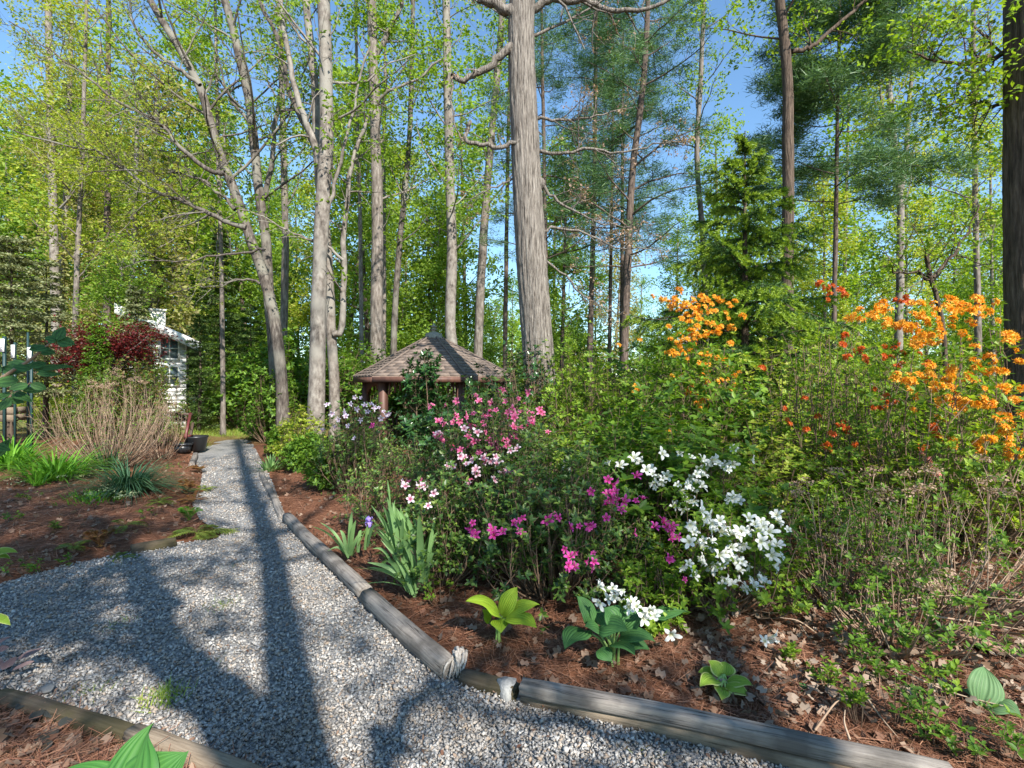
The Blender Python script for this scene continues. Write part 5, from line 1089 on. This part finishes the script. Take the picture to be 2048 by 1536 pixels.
# ------------------------------------------------------------------ hostas, iris and small plants
def hosta_leaf_mesh(L, W, droop, fold, seed, mat, veins=9, tipc=.15):
    """leaf along +y, face up; corrugated by its veins"""
    r = np.random.default_rng(seed); nu, nv = veins*4+1, 18; u = np.linspace(-1, 1, nu); v = np.linspace(0, 1, nv)
    w_ = np.where(v < .35, np.sin(np.clip(v/.35, 0, 1)*math.pi/2)**.55, np.cos(np.clip((v-.35)/.65, 0, 1)*math.pi/2)**.85)*W/2
    U, Vv = np.meshgrid(u, v); Wd = w_[:, None]*np.ones(nu)
    heart = .10*L*(1-np.clip(Vv/.25, 0, 1))**2*np.abs(U)
    X = U*Wd; ph = r.uniform(0, 6)
    y = Vv*L; ang_ = droop*Vv**1.5
    cy_ = np.cumsum(np.cos(droop*1.5*v**1.2))*L/nv; cz_ = -np.cumsum(np.sin(droop*1.5*v**1.2))*L/nv
    Y = cy_[:, None]-heart; Z = cz_[:, None]+fold*np.abs(X)-fold*.9*X*X/(W/2)
    env = np.sin(np.pi*np.clip(Vv, .02, .98))**.6
    Z = Z-.010*L/.2*np.abs(np.sin(U*math.pi*veins/2))*env*(1-.5*np.abs(U))*.8+.02*L*np.sin(Vv*7+ph)*U*np.abs(U)+.012*L*np.sin(Vv*13+ph)*np.abs(U)**3
    Vt = np.stack([X, Y, Z], -1).reshape(-1, 3); i = np.arange(nv-1)[:, None]*nu; j = np.arange(nu-1)[None]
    Fq_ = np.stack([i+j, i+j+1, i+nu+j+1, i+nu+j], -1).reshape(-1, 4)
    return mesh('leaf', Vt, [Fq_], mat, True, uv=np.stack([U, Vv], -1).reshape(-1, 2))
def hostamat(name, c1, c2, edge=None, veins=9):
    m, n, l = newmat(name); uvn = n.new('ShaderNodeUVMap'); uvn.uv_map = 'UVMap'; sx_ = n.new('ShaderNodeSeparateXYZ'); l.new(uvn.outputs[0], sx_.inputs[0])
    mt = n.new('ShaderNodeMath'); mt.operation = 'MULTIPLY'; mt.inputs[1].default_value = math.pi*veins; l.new(sx_.outputs[0], mt.inputs[0])
    co = n.new('ShaderNodeMath'); co.operation = 'COSINE'; l.new(mt.outputs[0], co.inputs[0]); mr_ = n.new('ShaderNodeMapRange'); mr_.inputs[1].default_value = -1; l.new(co.outputs[0], mr_.inputs[0])
    tc = n.new('ShaderNodeTexCoord'); no = n.new('ShaderNodeTexNoise'); no.inputs['Scale'].default_value = 12; no.inputs['Detail'].default_value = 4; l.new(tc.outputs['Object'], no.inputs[0])
    ad = n.new('ShaderNodeMath'); ad.operation = 'MULTIPLY_ADD'; ad.inputs[1].default_value = .45; l.new(mr_.outputs[0], ad.inputs[0]); l.new(no.outputs[0], ad.inputs[2])
    r_ = ramp(n, [c1, c2], [.35, .95]); l.new(ad.outputs[0], r_.inputs[0]); col = r_.outputs[0]
    if edge:
        ab = n.new('ShaderNodeMath'); ab.operation = 'ABSOLUTE'; l.new(sx_.outputs[0], ab.inputs[0]); re = ramp(n, [(0, 0, 0), (1, 1, 1)], [.8, .86]); l.new(ab.outputs[0], re.inputs[0])
        mx = n.new('ShaderNodeMixRGB'); l.new(re.outputs[0], mx.inputs[0]); l.new(col, mx.inputs[1]); mx.inputs[2].default_value = (*edge, 1); col = mx.outputs[0]
    b = n.new('ShaderNodeBsdfPrincipled'); b.inputs['Roughness'].default_value = .58; b.inputs['Specular IOR Level'].default_value = .3; l.new(col, b.inputs['Base Color'])
    t = n.new('ShaderNodeBsdfTranslucent'); l.new(col, t.inputs[0]); s = n.new('ShaderNodeMixShader'); s.inputs[0].default_value = .32; l.new(b.outputs[0], s.inputs[1]); l.new(t.outputs[0], s.inputs[2])
    o = n.new('ShaderNodeOutputMaterial'); l.new(s.outputs[0], o.inputs[0]); return m
H_lime = hostamat('lime_hosta', (.17, .29, .015), (.30, .43, .03)); H_blue = hostamat('blue_green_hosta', (.03, .10, .03), (.075, .19, .05)); H_big = hostamat('mid_green_hosta', (.04, .15, .03), (.075, .22, .045))
H_edge = hostamat('cream_edged_hosta', (.17, .30, .03), (.28, .40, .05), (.46, .5, .16)); H_dull = hostamat('dull_hosta', (.10, .2, .08), (.16, .28, .12)); H_heu = hostamat('dark_bronze_leaf', (.03, .035, .03), (.08, .08, .07))
M_petiole = plain('pale_green_petiole', (.2, .32, .08), .5)
def leaf_obj(root, B, Tp, W, mat, seed, droop=.5, fold=.25, up=(0, 0, 1), roll=0, name='leaf'):
    """a leaf from B (its base) whose tip points at Tp"""
    B = np.array(B, float); v = np.array(Tp)-B; L = np.linalg.norm(v); o = ob(name, hosta_leaf_mesh(L*1.08, W, droop, fold, seed, mat), root, B)
    # raise the starting direction so that the drooping tip still ends near Tp
    f = Vector(v).normalized(); u = Vector(up); s = f.cross(u).normalized(); u = s.cross(f).normalized()
    f2 = (Matrix.Rotation(droop*.55, 3, s)@f).normalized(); u2 = s.cross(f2)
    M = Matrix((s, f2, u2)).transposed(); M = M@Matrix.Rotation(roll, 3, 'Y'); o.rotation_euler = M.to_euler(); return o
def hosta(name, label, crown_px, d, leaves, mat, seed, wr=.62, foot=None, cat='hosta'):
    """leaves: (base px, base py, tip px, tip py, width px, dbase, dtip, roll)"""
    c = P(*crown_px, d); c[2] = Hz(c[0], c[1]); root = thing(name, label, cat, c); r = np.random.default_rng(seed)
    for q, (bx, by, tx, ty, wp, db, dt, ro) in enumerate(leaves):
        B = P(bx, by, d+db); Tq = P(tx, ty, d+dt); leaf_obj(root, B, Tq, wp*1.05/F*d, mat, seed*10+q, .55+.4*r.random(), .5, up=(.1, -.38, .9), roll=ro+r.normal()*.12)
        st = c+[r.normal()*.012, r.normal()*.012, -.01]; pt = spline([st, (st+B)/2+[0, 0, .03]+(st-B)*[.12, .12, 0], B], 8)
        V_, F_ = tube(pt, np.linspace(.008, .0045, 8), 6); part('petiole', V_, F_, M_petiole, root, True, origin=c)
    return root
hosta('hosta', 'lime green hosta with four pointed leaves at the front of the mulch bed', (996, 1285), 2.82,
      [(1000, 1235, 938, 1185, 52, 0, -.04, .35), (1005, 1232, 1028, 1172, 38, .02, .07, -.3), (1012, 1232, 1076, 1200, 34, .01, .04, -.25), (1012, 1238, 1074, 1243, 52, -.03, -.10, -.3), (996, 1240, 1003, 1262, 34, -.03, -.12, 0), (978, 1245, 972, 1215, 26, .04, .05, .6), (1008, 1240, 1040, 1225, 34, .03, .1, 0)], H_lime, 1)
hosta('hosta', 'blue green hosta with many ribbed leaves under the small white azalea', (1225, 1320), 2.62,
      [(1185, 1255, 1162, 1190, 46, .04, .08, .3), (1172, 1262, 1120, 1282, 58, .02, -.08, .35), (1205, 1268, 1172, 1248, 40, -.02, -.07, .2), (1200, 1258, 1252, 1255, 60, -.04, -.12, .1), (1232, 1245, 1212, 1212, 60, .0, .03, .2),
       (1240, 1262, 1278, 1218, 50, .03, .08, -.3), (1240, 1275, 1308, 1272, 50, -.02, -.08, -.35), (1225, 1290, 1272, 1300, 46, -.08, -.18, -.2), (1238, 1290, 1298, 1288, 44, .03, .0, -.3), (1198, 1300, 1222, 1322, 34, -.1, -.16, 0), (1215, 1250, 1195, 1215, 54, .09, .14, 0), (1225, 1262, 1260, 1240, 50, .1, .18, 0)], H_blue, 2)
hosta('hosta', 'single dark green hosta leaf spreading behind the white blooms', (1300, 1290), 2.85, [(1300, 1240, 1368, 1212, 52, 0, .02, -.2), (1298, 1245, 1340, 1232, 40, .05, .1, 0)], H_blue, 3)
hosta('hosta', 'small bright hosta with cream edged leaves near the long pole', (1448, 1388), 2.4,
      [(1440, 1352, 1420, 1318, 38, .02, .06, .2), (1450, 1350, 1448, 1322, 38, .03, .07, -.2), (1435, 1362, 1396, 1360, 36, -.01, -.06, .3), (1455, 1368, 1502, 1362, 36, -.01, -.05, -.3), (1450, 1375, 1500, 1388, 32, -.04, -.10, -.2), (1442, 1374, 1446, 1398, 30, -.05, -.12, 0), (1436, 1352, 1398, 1342, 28, .04, .05, .2)], H_edge, 4)
hosta('hosta', 'young hosta shoot with one upright leaf between the small hosta and the canes', (1628, 1428), 2.35, [(1618, 1402, 1600, 1366, 40, .01, .03, .1), (1624, 1414, 1634, 1392, 24, -.01, -.02, 0)], H_big, 5)
hosta('hosta', 'grey green hosta with broad ribbed leaves in the lower right corner', (1975, 1455), 2.25, [(1960, 1410, 1985, 1340, 62, 0, .05, .1), (1985, 1415, 2042, 1428, 66, -.02, -.1, -.2), (1960, 1412, 1928, 1378, 44, .03, .06, .2)], H_dull, 6)
# big foreground leaf, bottom left
rootb = thing('hosta', 'huge mid green hosta leaves rising at the bottom left edge', 'hosta', [P(250, 1700, 1.28)[0], 1.28, 0])
leaf_obj(rootb, P(250, 1650, 1.24), P(303, 1452, 1.36), .20, H_big, 61, .5, .95, up=(-.55, -.35, .75), roll=.25)
leaf_obj(rootb, P(262, 1640, 1.27), P(352, 1500, 1.30), .20, H_big, 62, .8, .35, up=(.3, -.5, .8), roll=-.2)
leaf_obj(rootb, P(230, 1650, 1.28), P(152, 1518, 1.34), .15, H_big, 63, .7, .4, up=(-.2, -.5, .8), roll=.3)
for q, (px, py) in enumerate([(262, 1640), (250, 1640), (230, 1650)]):
    B = P(px, py, 1.27); V_, F_ = tube(spline([[B[0]+.02, 1.28, -.02], (B+[B[0], 1.28, 0])/2, B], 6), .008, 6); part('petiole', V_, F_, M_petiole, rootb, True)
hosta('hosta', 'lime hosta leaf poking in at the left edge above the gravel', (-40, 1180), 2.6, [(-30, 1125, 28, 1100, 30, 0, -.03, 0), (-35, 1115, 20, 1112, 24, .03, .03, 0)], H_edge, 7)
hosta('hosta', 'tip of a lime leaf at the left edge lower down', (-40, 1300), 2.2, [(-30, 1240, 22, 1240, 26, 0, -.03, 0)], H_edge, 8)
rooth = thing('heuchera', 'dark bronze low leaves in the mulch at the bottom left', 'plant', GP(100, 1470, .02))
for q, (px, py, s_) in enumerate([(40, 1418, 30), (68, 1440, 30), (108, 1434, 34), (130, 1452, 34), (80, 1492, 34), (98, 1480, 26), (88, 1505, 26)]):
    B = GP(px-8, py, .05); leaf_obj(rooth, B, B+np.array([rr.normal()*.03, .055, .012]), .055, H_heu, 80+q, .3, .2)
rooth = thing('bronze_plant', 'pinkish grey leaves at the left edge beside the lower timber', 'plant', GP(10, 1330, .02))
H_pk = hostamat('pinkish_grey_leaf', (.16, .09, .09), (.28, .2, .19))
for q in range(9):
    B = GP(rr.uniform(-30, 45), rr.uniform(1295, 1345), .07); leaf_obj(rooth, B, B+np.array([rr.normal()*.04, .03+rr.normal()*.03, .02]), .055, H_pk, 90+q, .3, .2)

# iris clumps: every blade is a part
def iris(label, px, py, blades_, seed, d=None):
    c = GP(px, py, .06) if d is None else P(px, py, d); root = thing('iris', label, 'iris', c); r = np.random.default_rng(seed); d0 = c[1]
    for (bx, by, tx, ty, wp) in blades_:
        db = r.normal()*.05; B = P(bx, by, d0+db*.5); Tq = P(tx, ty, d0+db+r.normal()*.05); t = np.linspace(0, 1, 8)
        bend = np.array([(tx-bx)/300.0, 0, 0]); path = B+(Tq-B)*t[:, None]+(np.array([0, 0, 1])*.05-bend*.05)*np.sin(math.pi*t)[:, None]
        s = nrm(np.array([1, r.normal()*.7, 0])); ww = wp*.78/F*d0/2*np.array([.75, .95, 1, 1, .92, .75, .5, .04])
        T_ = nrm(Tq-B); s = nrm(s-T_*(s@T_)); nn = np.cross(T_, s)
        V_ = np.concatenate([path-s*ww[:, None], path+nn*ww[:, None]*.22, path+s*ww[:, None]]); Fq_ = np.array([[k*8+i, k*8+i+1, (k+1)*8+i+1, (k+1)*8+i] for i in range(7) for k in range(2)])
        part('blade', V_, [Fq_], M_iris, root, True, origin=c)
    return root
IRB = [(832, 1188, 742, 1010, 14), (828, 1188, 762, 1080, 16), (830, 1185, 735, 1125, 13), (835, 1180, 775, 1015, 20), (838, 1175, 790, 1030, 18), (835, 1160, 800, 1018, 20), (838, 1150, 815, 1035, 17), (845, 1160, 826, 1022, 16), (842, 1165, 838, 1030, 18), (846, 1165, 835, 1110, 20), (845, 1162, 862, 1065, 16), (850, 1160, 876, 1070, 14), (842, 1170, 800, 1075, 20),
       (818, 1185, 752, 1060, 18), (815, 1180, 770, 1120, 16), (800, 1130, 765, 1010, 16), (805, 1120, 785, 1005, 14), (812, 1125, 810, 1040, 18), (822, 1130, 825, 1060, 16), (815, 1110, 845, 1055, 14), (790, 1120, 748, 1055, 14), (850, 1165, 868, 1105, 14), (780, 1100, 758, 1030, 12), (836, 1178, 806, 1100, 22), (824, 1186, 790, 1110, 18), (800, 1140, 742, 1110, 10), (848, 1150, 880, 1120, 12), (832, 1188, 700, 1135, 9)]
rj = np.random.default_rng(12); IRB = IRB+[(a+rj.normal()*6, b+rj.normal()*8, c_+rj.normal()*14, d_+rj.normal()*18, e_*.8) for a, b, c_, d_, e_ in IRB]
iris('large iris clump of pale green sword leaves in the middle of the bed edge', 828, 1190, IRB, 1)
irs = iris('small iris with few leaves and one violet flower above the timber', 697, 1115, [(696, 1115, 622, 1052, 8), (697, 1116, 640, 1045, 7), (694, 1110, 680, 1060, 9), (698, 1112, 704, 1022, 12), (700, 1110, 712, 1040, 10), (702, 1110, 726, 1070, 10), (694, 1112, 655, 1102, 6), (716, 1105, 722, 1060, 9), (730, 1100, 742, 1045, 12), (735, 1095, 752, 1050, 10), (700, 1108, 735, 1060, 8)], 2)
F_violet = radial_mat('violet_petal', (.5, .3, .5), (.30, .18, .62), (.42, .34, .78), .25, .8)
d0 = GP(697, 1115, .06)[1]; c = P(738, 1045, d0); V_, F_ = tube(spline([GP(704, 1112, .06), P(722, 1080, d0), c], 6), .004, 5); part('flower_stem', V_, F_, M_greenstem, irs, True)
mb = MB(); r2 = np.random.default_rng(2)
for q in range(6):
    a = q*1.047; up_ = q % 2 == 0; t = np.linspace(0, 1, 6); o_ = np.array([math.cos(a), math.sin(a), 0]); s = np.array([-math.sin(a), math.cos(a), 0])
    pth = (o_*(np.sin(t*2.2)*.55)[:, None]+np.array([0, 0, 1])*(t*1.0 if up_ else .35*np.sin(t*2.6)-t*t*.9)[:, None]); ww = .38*np.sin(np.pi*np.clip(t*.8+.12, 0, 1))
    Vv_ = np.concatenate([pth-s*ww[:, None], pth+o_*.05, pth+s*ww[:, None]])+r2.normal(size=(18, 3))*.04; mb.add(Vv_, np.array([[k*6+i, k*6+i+1, (k+1)*6+i+1, (k+1)*6+i] for i in range(5) for k in range(2)]))
o = ob('flower', mb.mesh('flower', F_violet, True), irs, c); o.scale = (.05, .05, .05)
for (x0, y0, x1, y1) in [(780, 1060, 775, 960), (770, 1060, 790, 1000), (812, 1080, 800, 1010)]:
    V_, F_ = tube(spline([P(x0, y0, 3.7), P((x0+x1)/2+3, (y0+y1)/2, 3.7), P(x1, y1, 3.7)], 6), [.005, .005, .005, .007, .009, .002], 5); part('bud_stem', V_, F_, M_iris, bpy.data.objects['iris'], True)

# low seedlings and runners in the right foreground
r = np.random.default_rng(77)
for q, (px, py, h_, w_, lab) in enumerate([(1720, 1440, .24, .14, 'leafy seedling left of the large leaved one in the lower right'), (1790, 1440, .3, .2, 'dark green seedling with broad leaves in the lower right'), (1865, 1470, .2, .18, 'bright green seedling behind the pole end'), (1580, 1335, .12, .08, 'tiny fresh green seedling on open mulch beside the small hosta'),
        (1700, 1330, .22, .18, 'green sprout at the foot of the right hydrangea canes'), (1990, 1330, .3, .3, 'leafy green plant at the right edge beside the brown board'), (1900, 1410, .26, .2, 'leafy runner beside the lower right hosta'), (1930, 1500, .16, .22, 'low leaves creeping over the end of the pole'), (1760, 1370, .2, .12, 'thin dark stemmed seedling in the right mulch'), (1650, 1370, .12, .2, 'creeping small green plant left of the seedlings'),
        (2020, 1500, .2, .2, 'green sprout in the extreme lower right corner'), (20, 1060, .1, .2, 'small weed in the left mulch bed'), (105, 1125, .1, .3, 'low green groundcover at the left gravel edge'), (30, 1140, .13, .35, 'dark green groundcover at the far left gravel edge'), (110, 1070, .08, .12, 'tiny weed in the open left mulch'), (60, 1020, .1, .3, 'low green weeds in front of the daylilies'), (300, 1040, .14, .25, 'small leafy plant between grass mound and ferns'), (350, 960, .3, .3, 'leafy green plant between the hydrangea and the path'), (880, 1200, .2, .3, 'sprawling low shoots at the base of the azalea by the iris')]):
    g_ = GP(px, py, .05); shrub('seedling', lab, g_[:2], w_, h_, 7, 2, M_shrub if q % 3 else M_azlight, 900+q, .034 if py > 1300 else .03, 3, LEAF6, 'plant', stem=M_stem, low=.3, sr=.003)
# fallen sticks
mb = MB()
for (x0, y0, x1, y1, z0_, z1_) in [(1630, 1460, 1700, 1390, .04, .12), (1700, 1480, 1690, 1420, .04, .1), (1750, 1330, 1790, 1230, .05, .3), (1650, 1280, 1560, 1235, .05, .2), (1640, 1330, 1880, 1420, .08, .06), (1700, 1270, 1850, 1300, .12, .1), (1780, 1330, 2040, 1420, .15, .08), (1600, 1250, 1680, 1330, .1, .04),
                              (1730, 1390, 1800, 1480, .1, .03), (1560, 1330, 1600, 1300, .02, .1), (1850, 1230, 2048, 1260, .3, .2), (1700, 1220, 2048, 1200, .2, .35), (1900, 1240, 2048, 1330, .2, .1), (150, 1010, 10, 1130, .02, .02), (1900, 1440, 2000, 1480, .05, .12)]:
    a, b_ = GP(x0, y0, z0_), GP(x1, y1, z1_); L = np.linalg.norm(b_-a); path = spline([a, (a+b_)/2+r.normal(size=3)*.05*L+[0, 0, .04*L], b_], 9); mb.add(*tube(path, np.linspace(.0055, .002, 9), 5))
tag(mb.build('fallen_twigs', M_twig, None, True), 'pale bare twigs and runners lying over the right mulch', 'twigs', kind='stuff')
for q, (px, py, a) in enumerate([(620, 1195, .4), (540, 1350, 1.2), (1165, 1320, .2), (600, 1170, .9)]):
    pass

# ------------------------------------------------------------------ garden objects on the left
M_black = plain('black_plastic', (.02, .021, .023), .35); M_redpaint = plain('dark_red_paint', (.13, .03, .028), .5, c2=(.09, .02, .02)); M_darkbrown = plain('dark_brown_wood', (.05, .03, .02), .7, c2=(.08, .05, .035), scale=14, stretch=(1, 1, 6))
g_ = GP(366, 902, .08); g_[2] = Hz(g_[0], g_[1])
pot = thing('flower_pot', 'round black plastic pot standing on mulch by the end of the path', 'flower pot', g_)
V_, F_ = lathe(g_, [(0, .005), (.13, .005), (.165, .17), (.155, .17), (.13, .03), (0, .03)], 24); part('pot', V_, [F_], M_black, pot, True)
V_, F_ = lathe(g_, [(.165, .155), (.185, .16), (.19, .2), (.175, .205), (.16, .19), (.0, .185)], 24); part('rim', V_, [F_], M_black, pot, True)
g2 = g_+[.08, .32, 0]; pot2 = thing('flower_pot', 'second black pot half hidden behind the round one', 'flower pot', g2)
V_, F_ = lathe(g2, [(0, .0), (.17, .0), (.22, .28), (.235, .29), (.235, .32), (.21, .32), (.18, .1), (0, .1)], 24); part('pot', V_, [F_], M_black, pot2, True)
def bar(root, a, b_, w_, mat, name, h_=None):
    a = np.array(a); b_ = np.array(b_); v = Vector(b_-a); V_, F_ = box((0, 0, 0), (v.length, w_, h_ or w_)); o = ob(name, mesh(name, V_, [F_], mat), root, (a+b_)/2); o.rotation_euler = v.to_track_quat('X', 'Z').to_euler(); return o
dd = 10.6; c = P(372, 880, dd); c[2] = Hz(c[0], c[1])
hc = thing('garden_cart', 'dark red garden cart or trolley with a low dark wooden frame behind the black pots', 'garden cart', c)
bar(hc, P(371, 876, dd), P(381, 828, dd+.5), .05, M_redpaint, 'side_rail', .09); bar(hc, P(380, 876, dd+.25), P(386, 846, dd+.5), .05, M_darkbrown, 'side_rail', .06)
bar(hc, P(335, 826, dd+.55), P(384, 829, dd+.5), .05, M_darkbrown, 'top_rail'); bar(hc, P(352, 827, dd+.6), P(354, 838, dd+.6), .06, M_darkbrown, 'stub_post', .06); bar(hc, P(364, 828, dd+.6), P(366, 842, dd+.6), .06, M_darkbrown, 'stub_post', .06)
bar(hc, P(336, 838, dd+.7), P(378, 840, dd+.65), .04, M_darkbrown, 'cross_rail', .05); bar(hc, P(374, 872, dd+.1), P(384, 872, dd+.3), .05, M_redpaint, 'foot', .05)
# plant label stakes
M_dkgreen = plain('dark_green_metal', (.015, .045, .045), .5); M_label = plain('white_label', (.75, .77, .78), .5)
def stake(label, px, ytop, ybot, d, wpx, words, seed, lean=0, blank=False):
    a = P(px, ybot, d); a[2] = Hz(a[0], a[1])-.05; b_ = P(px+lean, ytop, d); wd = wpx/F*d
    root = thing('label_stake', label, 'plant label', a+[0, 0, .05], 'tall dark green stakes with white labels')
    bar(root, a, b_, wd*.55, M_dkgreen, 'stake', wd*.4)
    if blank: return
    c = P(px+lean-.5, ytop+18, d); V_, F_ = box((0, 0, 0), (wd*1.0, .012, 26/F*d)); o = ob('label_plate', mesh('label_plate', V_, [F_], M_label), root, c-[0, wd*.35+.012, 0])
    o.rotation_euler = (0, 0, 0)
    r = np.random.default_rng(seed); mb = MB()
    for q in range(words):
        zz = 9/F*d-q*(18/F*d)/max(1, words-1)
        mb.add(*box((r.normal()*.001, -.008, zz), (wd*.28, .002, .009))); mb.add(*box((wd*.12*(-1)**q, -.008, zz-.006), (wd*.07, .002, .006)))
    V3, F3, _ = mb.get(); part('marking', V3+c-[0, wd*.35+.012, 0], F3, M_black, root)
stake('leftmost dark green stake with a white marked label', 9, 673, 800, 9.4, 9, 5, 1)
stake('second dark green stake, shorter, its white label between two hemlock stems', 30, 685, 800, 9.4, 7, 2, 2)
stake('third dark green stake, white label half hidden by a big glossy leaf', 63, 690, 800, 9.6, 8, 2, 3)
stake('taller bare dark teal stake left of the glossy shrub branch', 56, 665, 800, 10.0, 6, 0, 4, 0, True)
# raised bed timber corner, far left
rb_ = thing('raised_bed', 'corner of a raised bed made of stacked grey boards at the left edge', 'raised bed', [P(0, 835, 10)[0], 10, Hz(P(0, 835, 10)[0], 10)])
for q in range(2):
    V_, F_ = box((P(30, 0, 10)[0]-.85, 10.0, P(0, 822, 10)[2]-q*.143), (1.7, .12, .135)); part('board', V_, [F_], M_woodtan, rb_, origin=V_.mean(0))
    V_, F_ = box((P(30, 0, 10)[0]-.26, 10.3, P(0, 822, 10)[2]-q*.143), (.11, .46, .135)); part('board', V_, [F_], M_woodtan, rb_, origin=V_.mean(0))
# glossy big-leaved branch near the camera at the left
def bigleaf():
    d = 2.3; c = P(-120, 1000, d); c[2] = Hz(c[0], c[1]); root = thing('magnolia_bush', 'glossy large leaved branch reaching in at the left edge before the label stakes', 'shrub', c)
    M_mag = hostamat('glossy_dark_leaf', (.035, .10, .03), (.08, .19, .05), None, 3)
    B0 = P(-60, 790, d)
    for pts, rr_ in (([c, P(-100, 850, d), P(-20, 775, d), P(20, 745, d), P(60, 720, d), P(88, 696, d), P(110, 680, d)], .008), ([c, P(-60, 820, d+.1), P(10, 740, d+.15), P(30, 720, d+.15)], .006), ([c, P(-90, 880, d), P(-10, 815, d), P(40, 780, d), P(62, 765, d)], .007)):
        V_, F_ = tube(spline(pts, 20), np.linspace(rr_*1.6, rr_*.5, 20), 6); part('branch', V_, F_, M_twig, root, True)
    for q, (bx, by, tx, ty, wp, db, dt) in enumerate([(112, 682, 128, 655, 22, 0, .02), (112, 682, 90, 676, 16, 0, -.03), (116, 682, 148, 688, 18, 0, .02), (88, 698, 62, 692, 18, 0, -.04), (95, 695, 60, 700, 20, 0, -.05), (60, 735, 92, 725, 18, 0, .05), (62, 738, 28, 733, 20, 0, -.03), (70, 740, 140, 732, 13, .02, .03), (74, 748, 120, 748, 13, -.02, .05), (50, 736, 20, 722, 18, .05, .1),
                                                      (40, 745, 5, 735, 20, .02, .03), (35, 762, -8, 765, 22, 0, -.02), (55, 770, 20, 778, 22, -.02, -.06), (62, 768, 92, 778, 14, 0, .03), (45, 780, 85, 782, 12, .02, .08), (20, 790, -20, 800, 20, 0, 0), (25, 785, 60, 800, 14, 0, -.04), (10, 800, 48, 804, 12, -.03, .02), (5, 770, -35, 760, 24, 0, 0), (0, 745, -30, 730, 20, 0, 0), (20, 800, 0, 820, 18, -.02, -.05),
                                                      (108, 684, 118, 670, 14, .02, .06), (80, 702, 110, 706, 16, .02, .05), (-5, 912, 20, 880, 20, .2, .2), (-20, 890, 18, 900, 16, .1, .1)]):
        leaf_obj(root, P(bx, by, d+db), P(tx, ty, d+dt), wp*1.35/F*d, M_mag, 700+q, .3, .35, up=(.1, -.5-.3*(q % 3), .6))
bigleaf()
# overhead cables on the right
M_wire = plain('black_cable', (.02, .02, .02), .6)
for lab, pts in (('upper thin cable rising to the right across the pines', [P(1080, 590, 26), P(1400, 440, 22), P(1590, 362, 18), P(1800, 285, 14.5), P(2048, 185, 11), P(2500, 0, 7)]), ('lower thick cable crossing behind the orange azalea tops', [P(1500, 590, 26), P(1700, 572, 20), P(1850, 548, 15), P(2048, 516, 11), P(2500, 430, 8)]), ('middle faint cable sloping down to the left at the right edge', [P(1640, 470, 26), P(1850, 452, 17), P(2048, 430, 12), P(2500, 370, 8)])):
    V_, F_ = tube(spline(pts, 30), .011, 5); tag(part('cable', V_, F_, M_wire, None, True), lab, 'cable')

# ------------------------------------------------------------------ things of one kind that share a place are told apart by their order there
dup = {}
for o in bpy.data.objects:
    if o.parent is None and o.get('label') and o.get('category') and 'behind the viewer' not in o['label']: dup.setdefault(o['label'], []).append(o)
for lab, l_ in dup.items():
    if len(l_) > 1:
        if len(lab.split()) > 12 and len(l_) > 3: lab = lab.split(',')[0]
        l_.sort(key=lambda q: q.location.x/max(.1, q.location.y)); n_ = len(l_)
        words = ['left one of two', 'right one of two'] if n_ == 2 else ['leftmost', 'middle', 'rightmost'] if n_ == 3 else ['leftmost']+[['second', 'third', 'fourth', 'fifth', 'sixth', 'seventh'][q]+' from left' for q in range(n_-2)]+['rightmost']
        for q, o in zip(words, l_): o['label'] = lab+', '+q
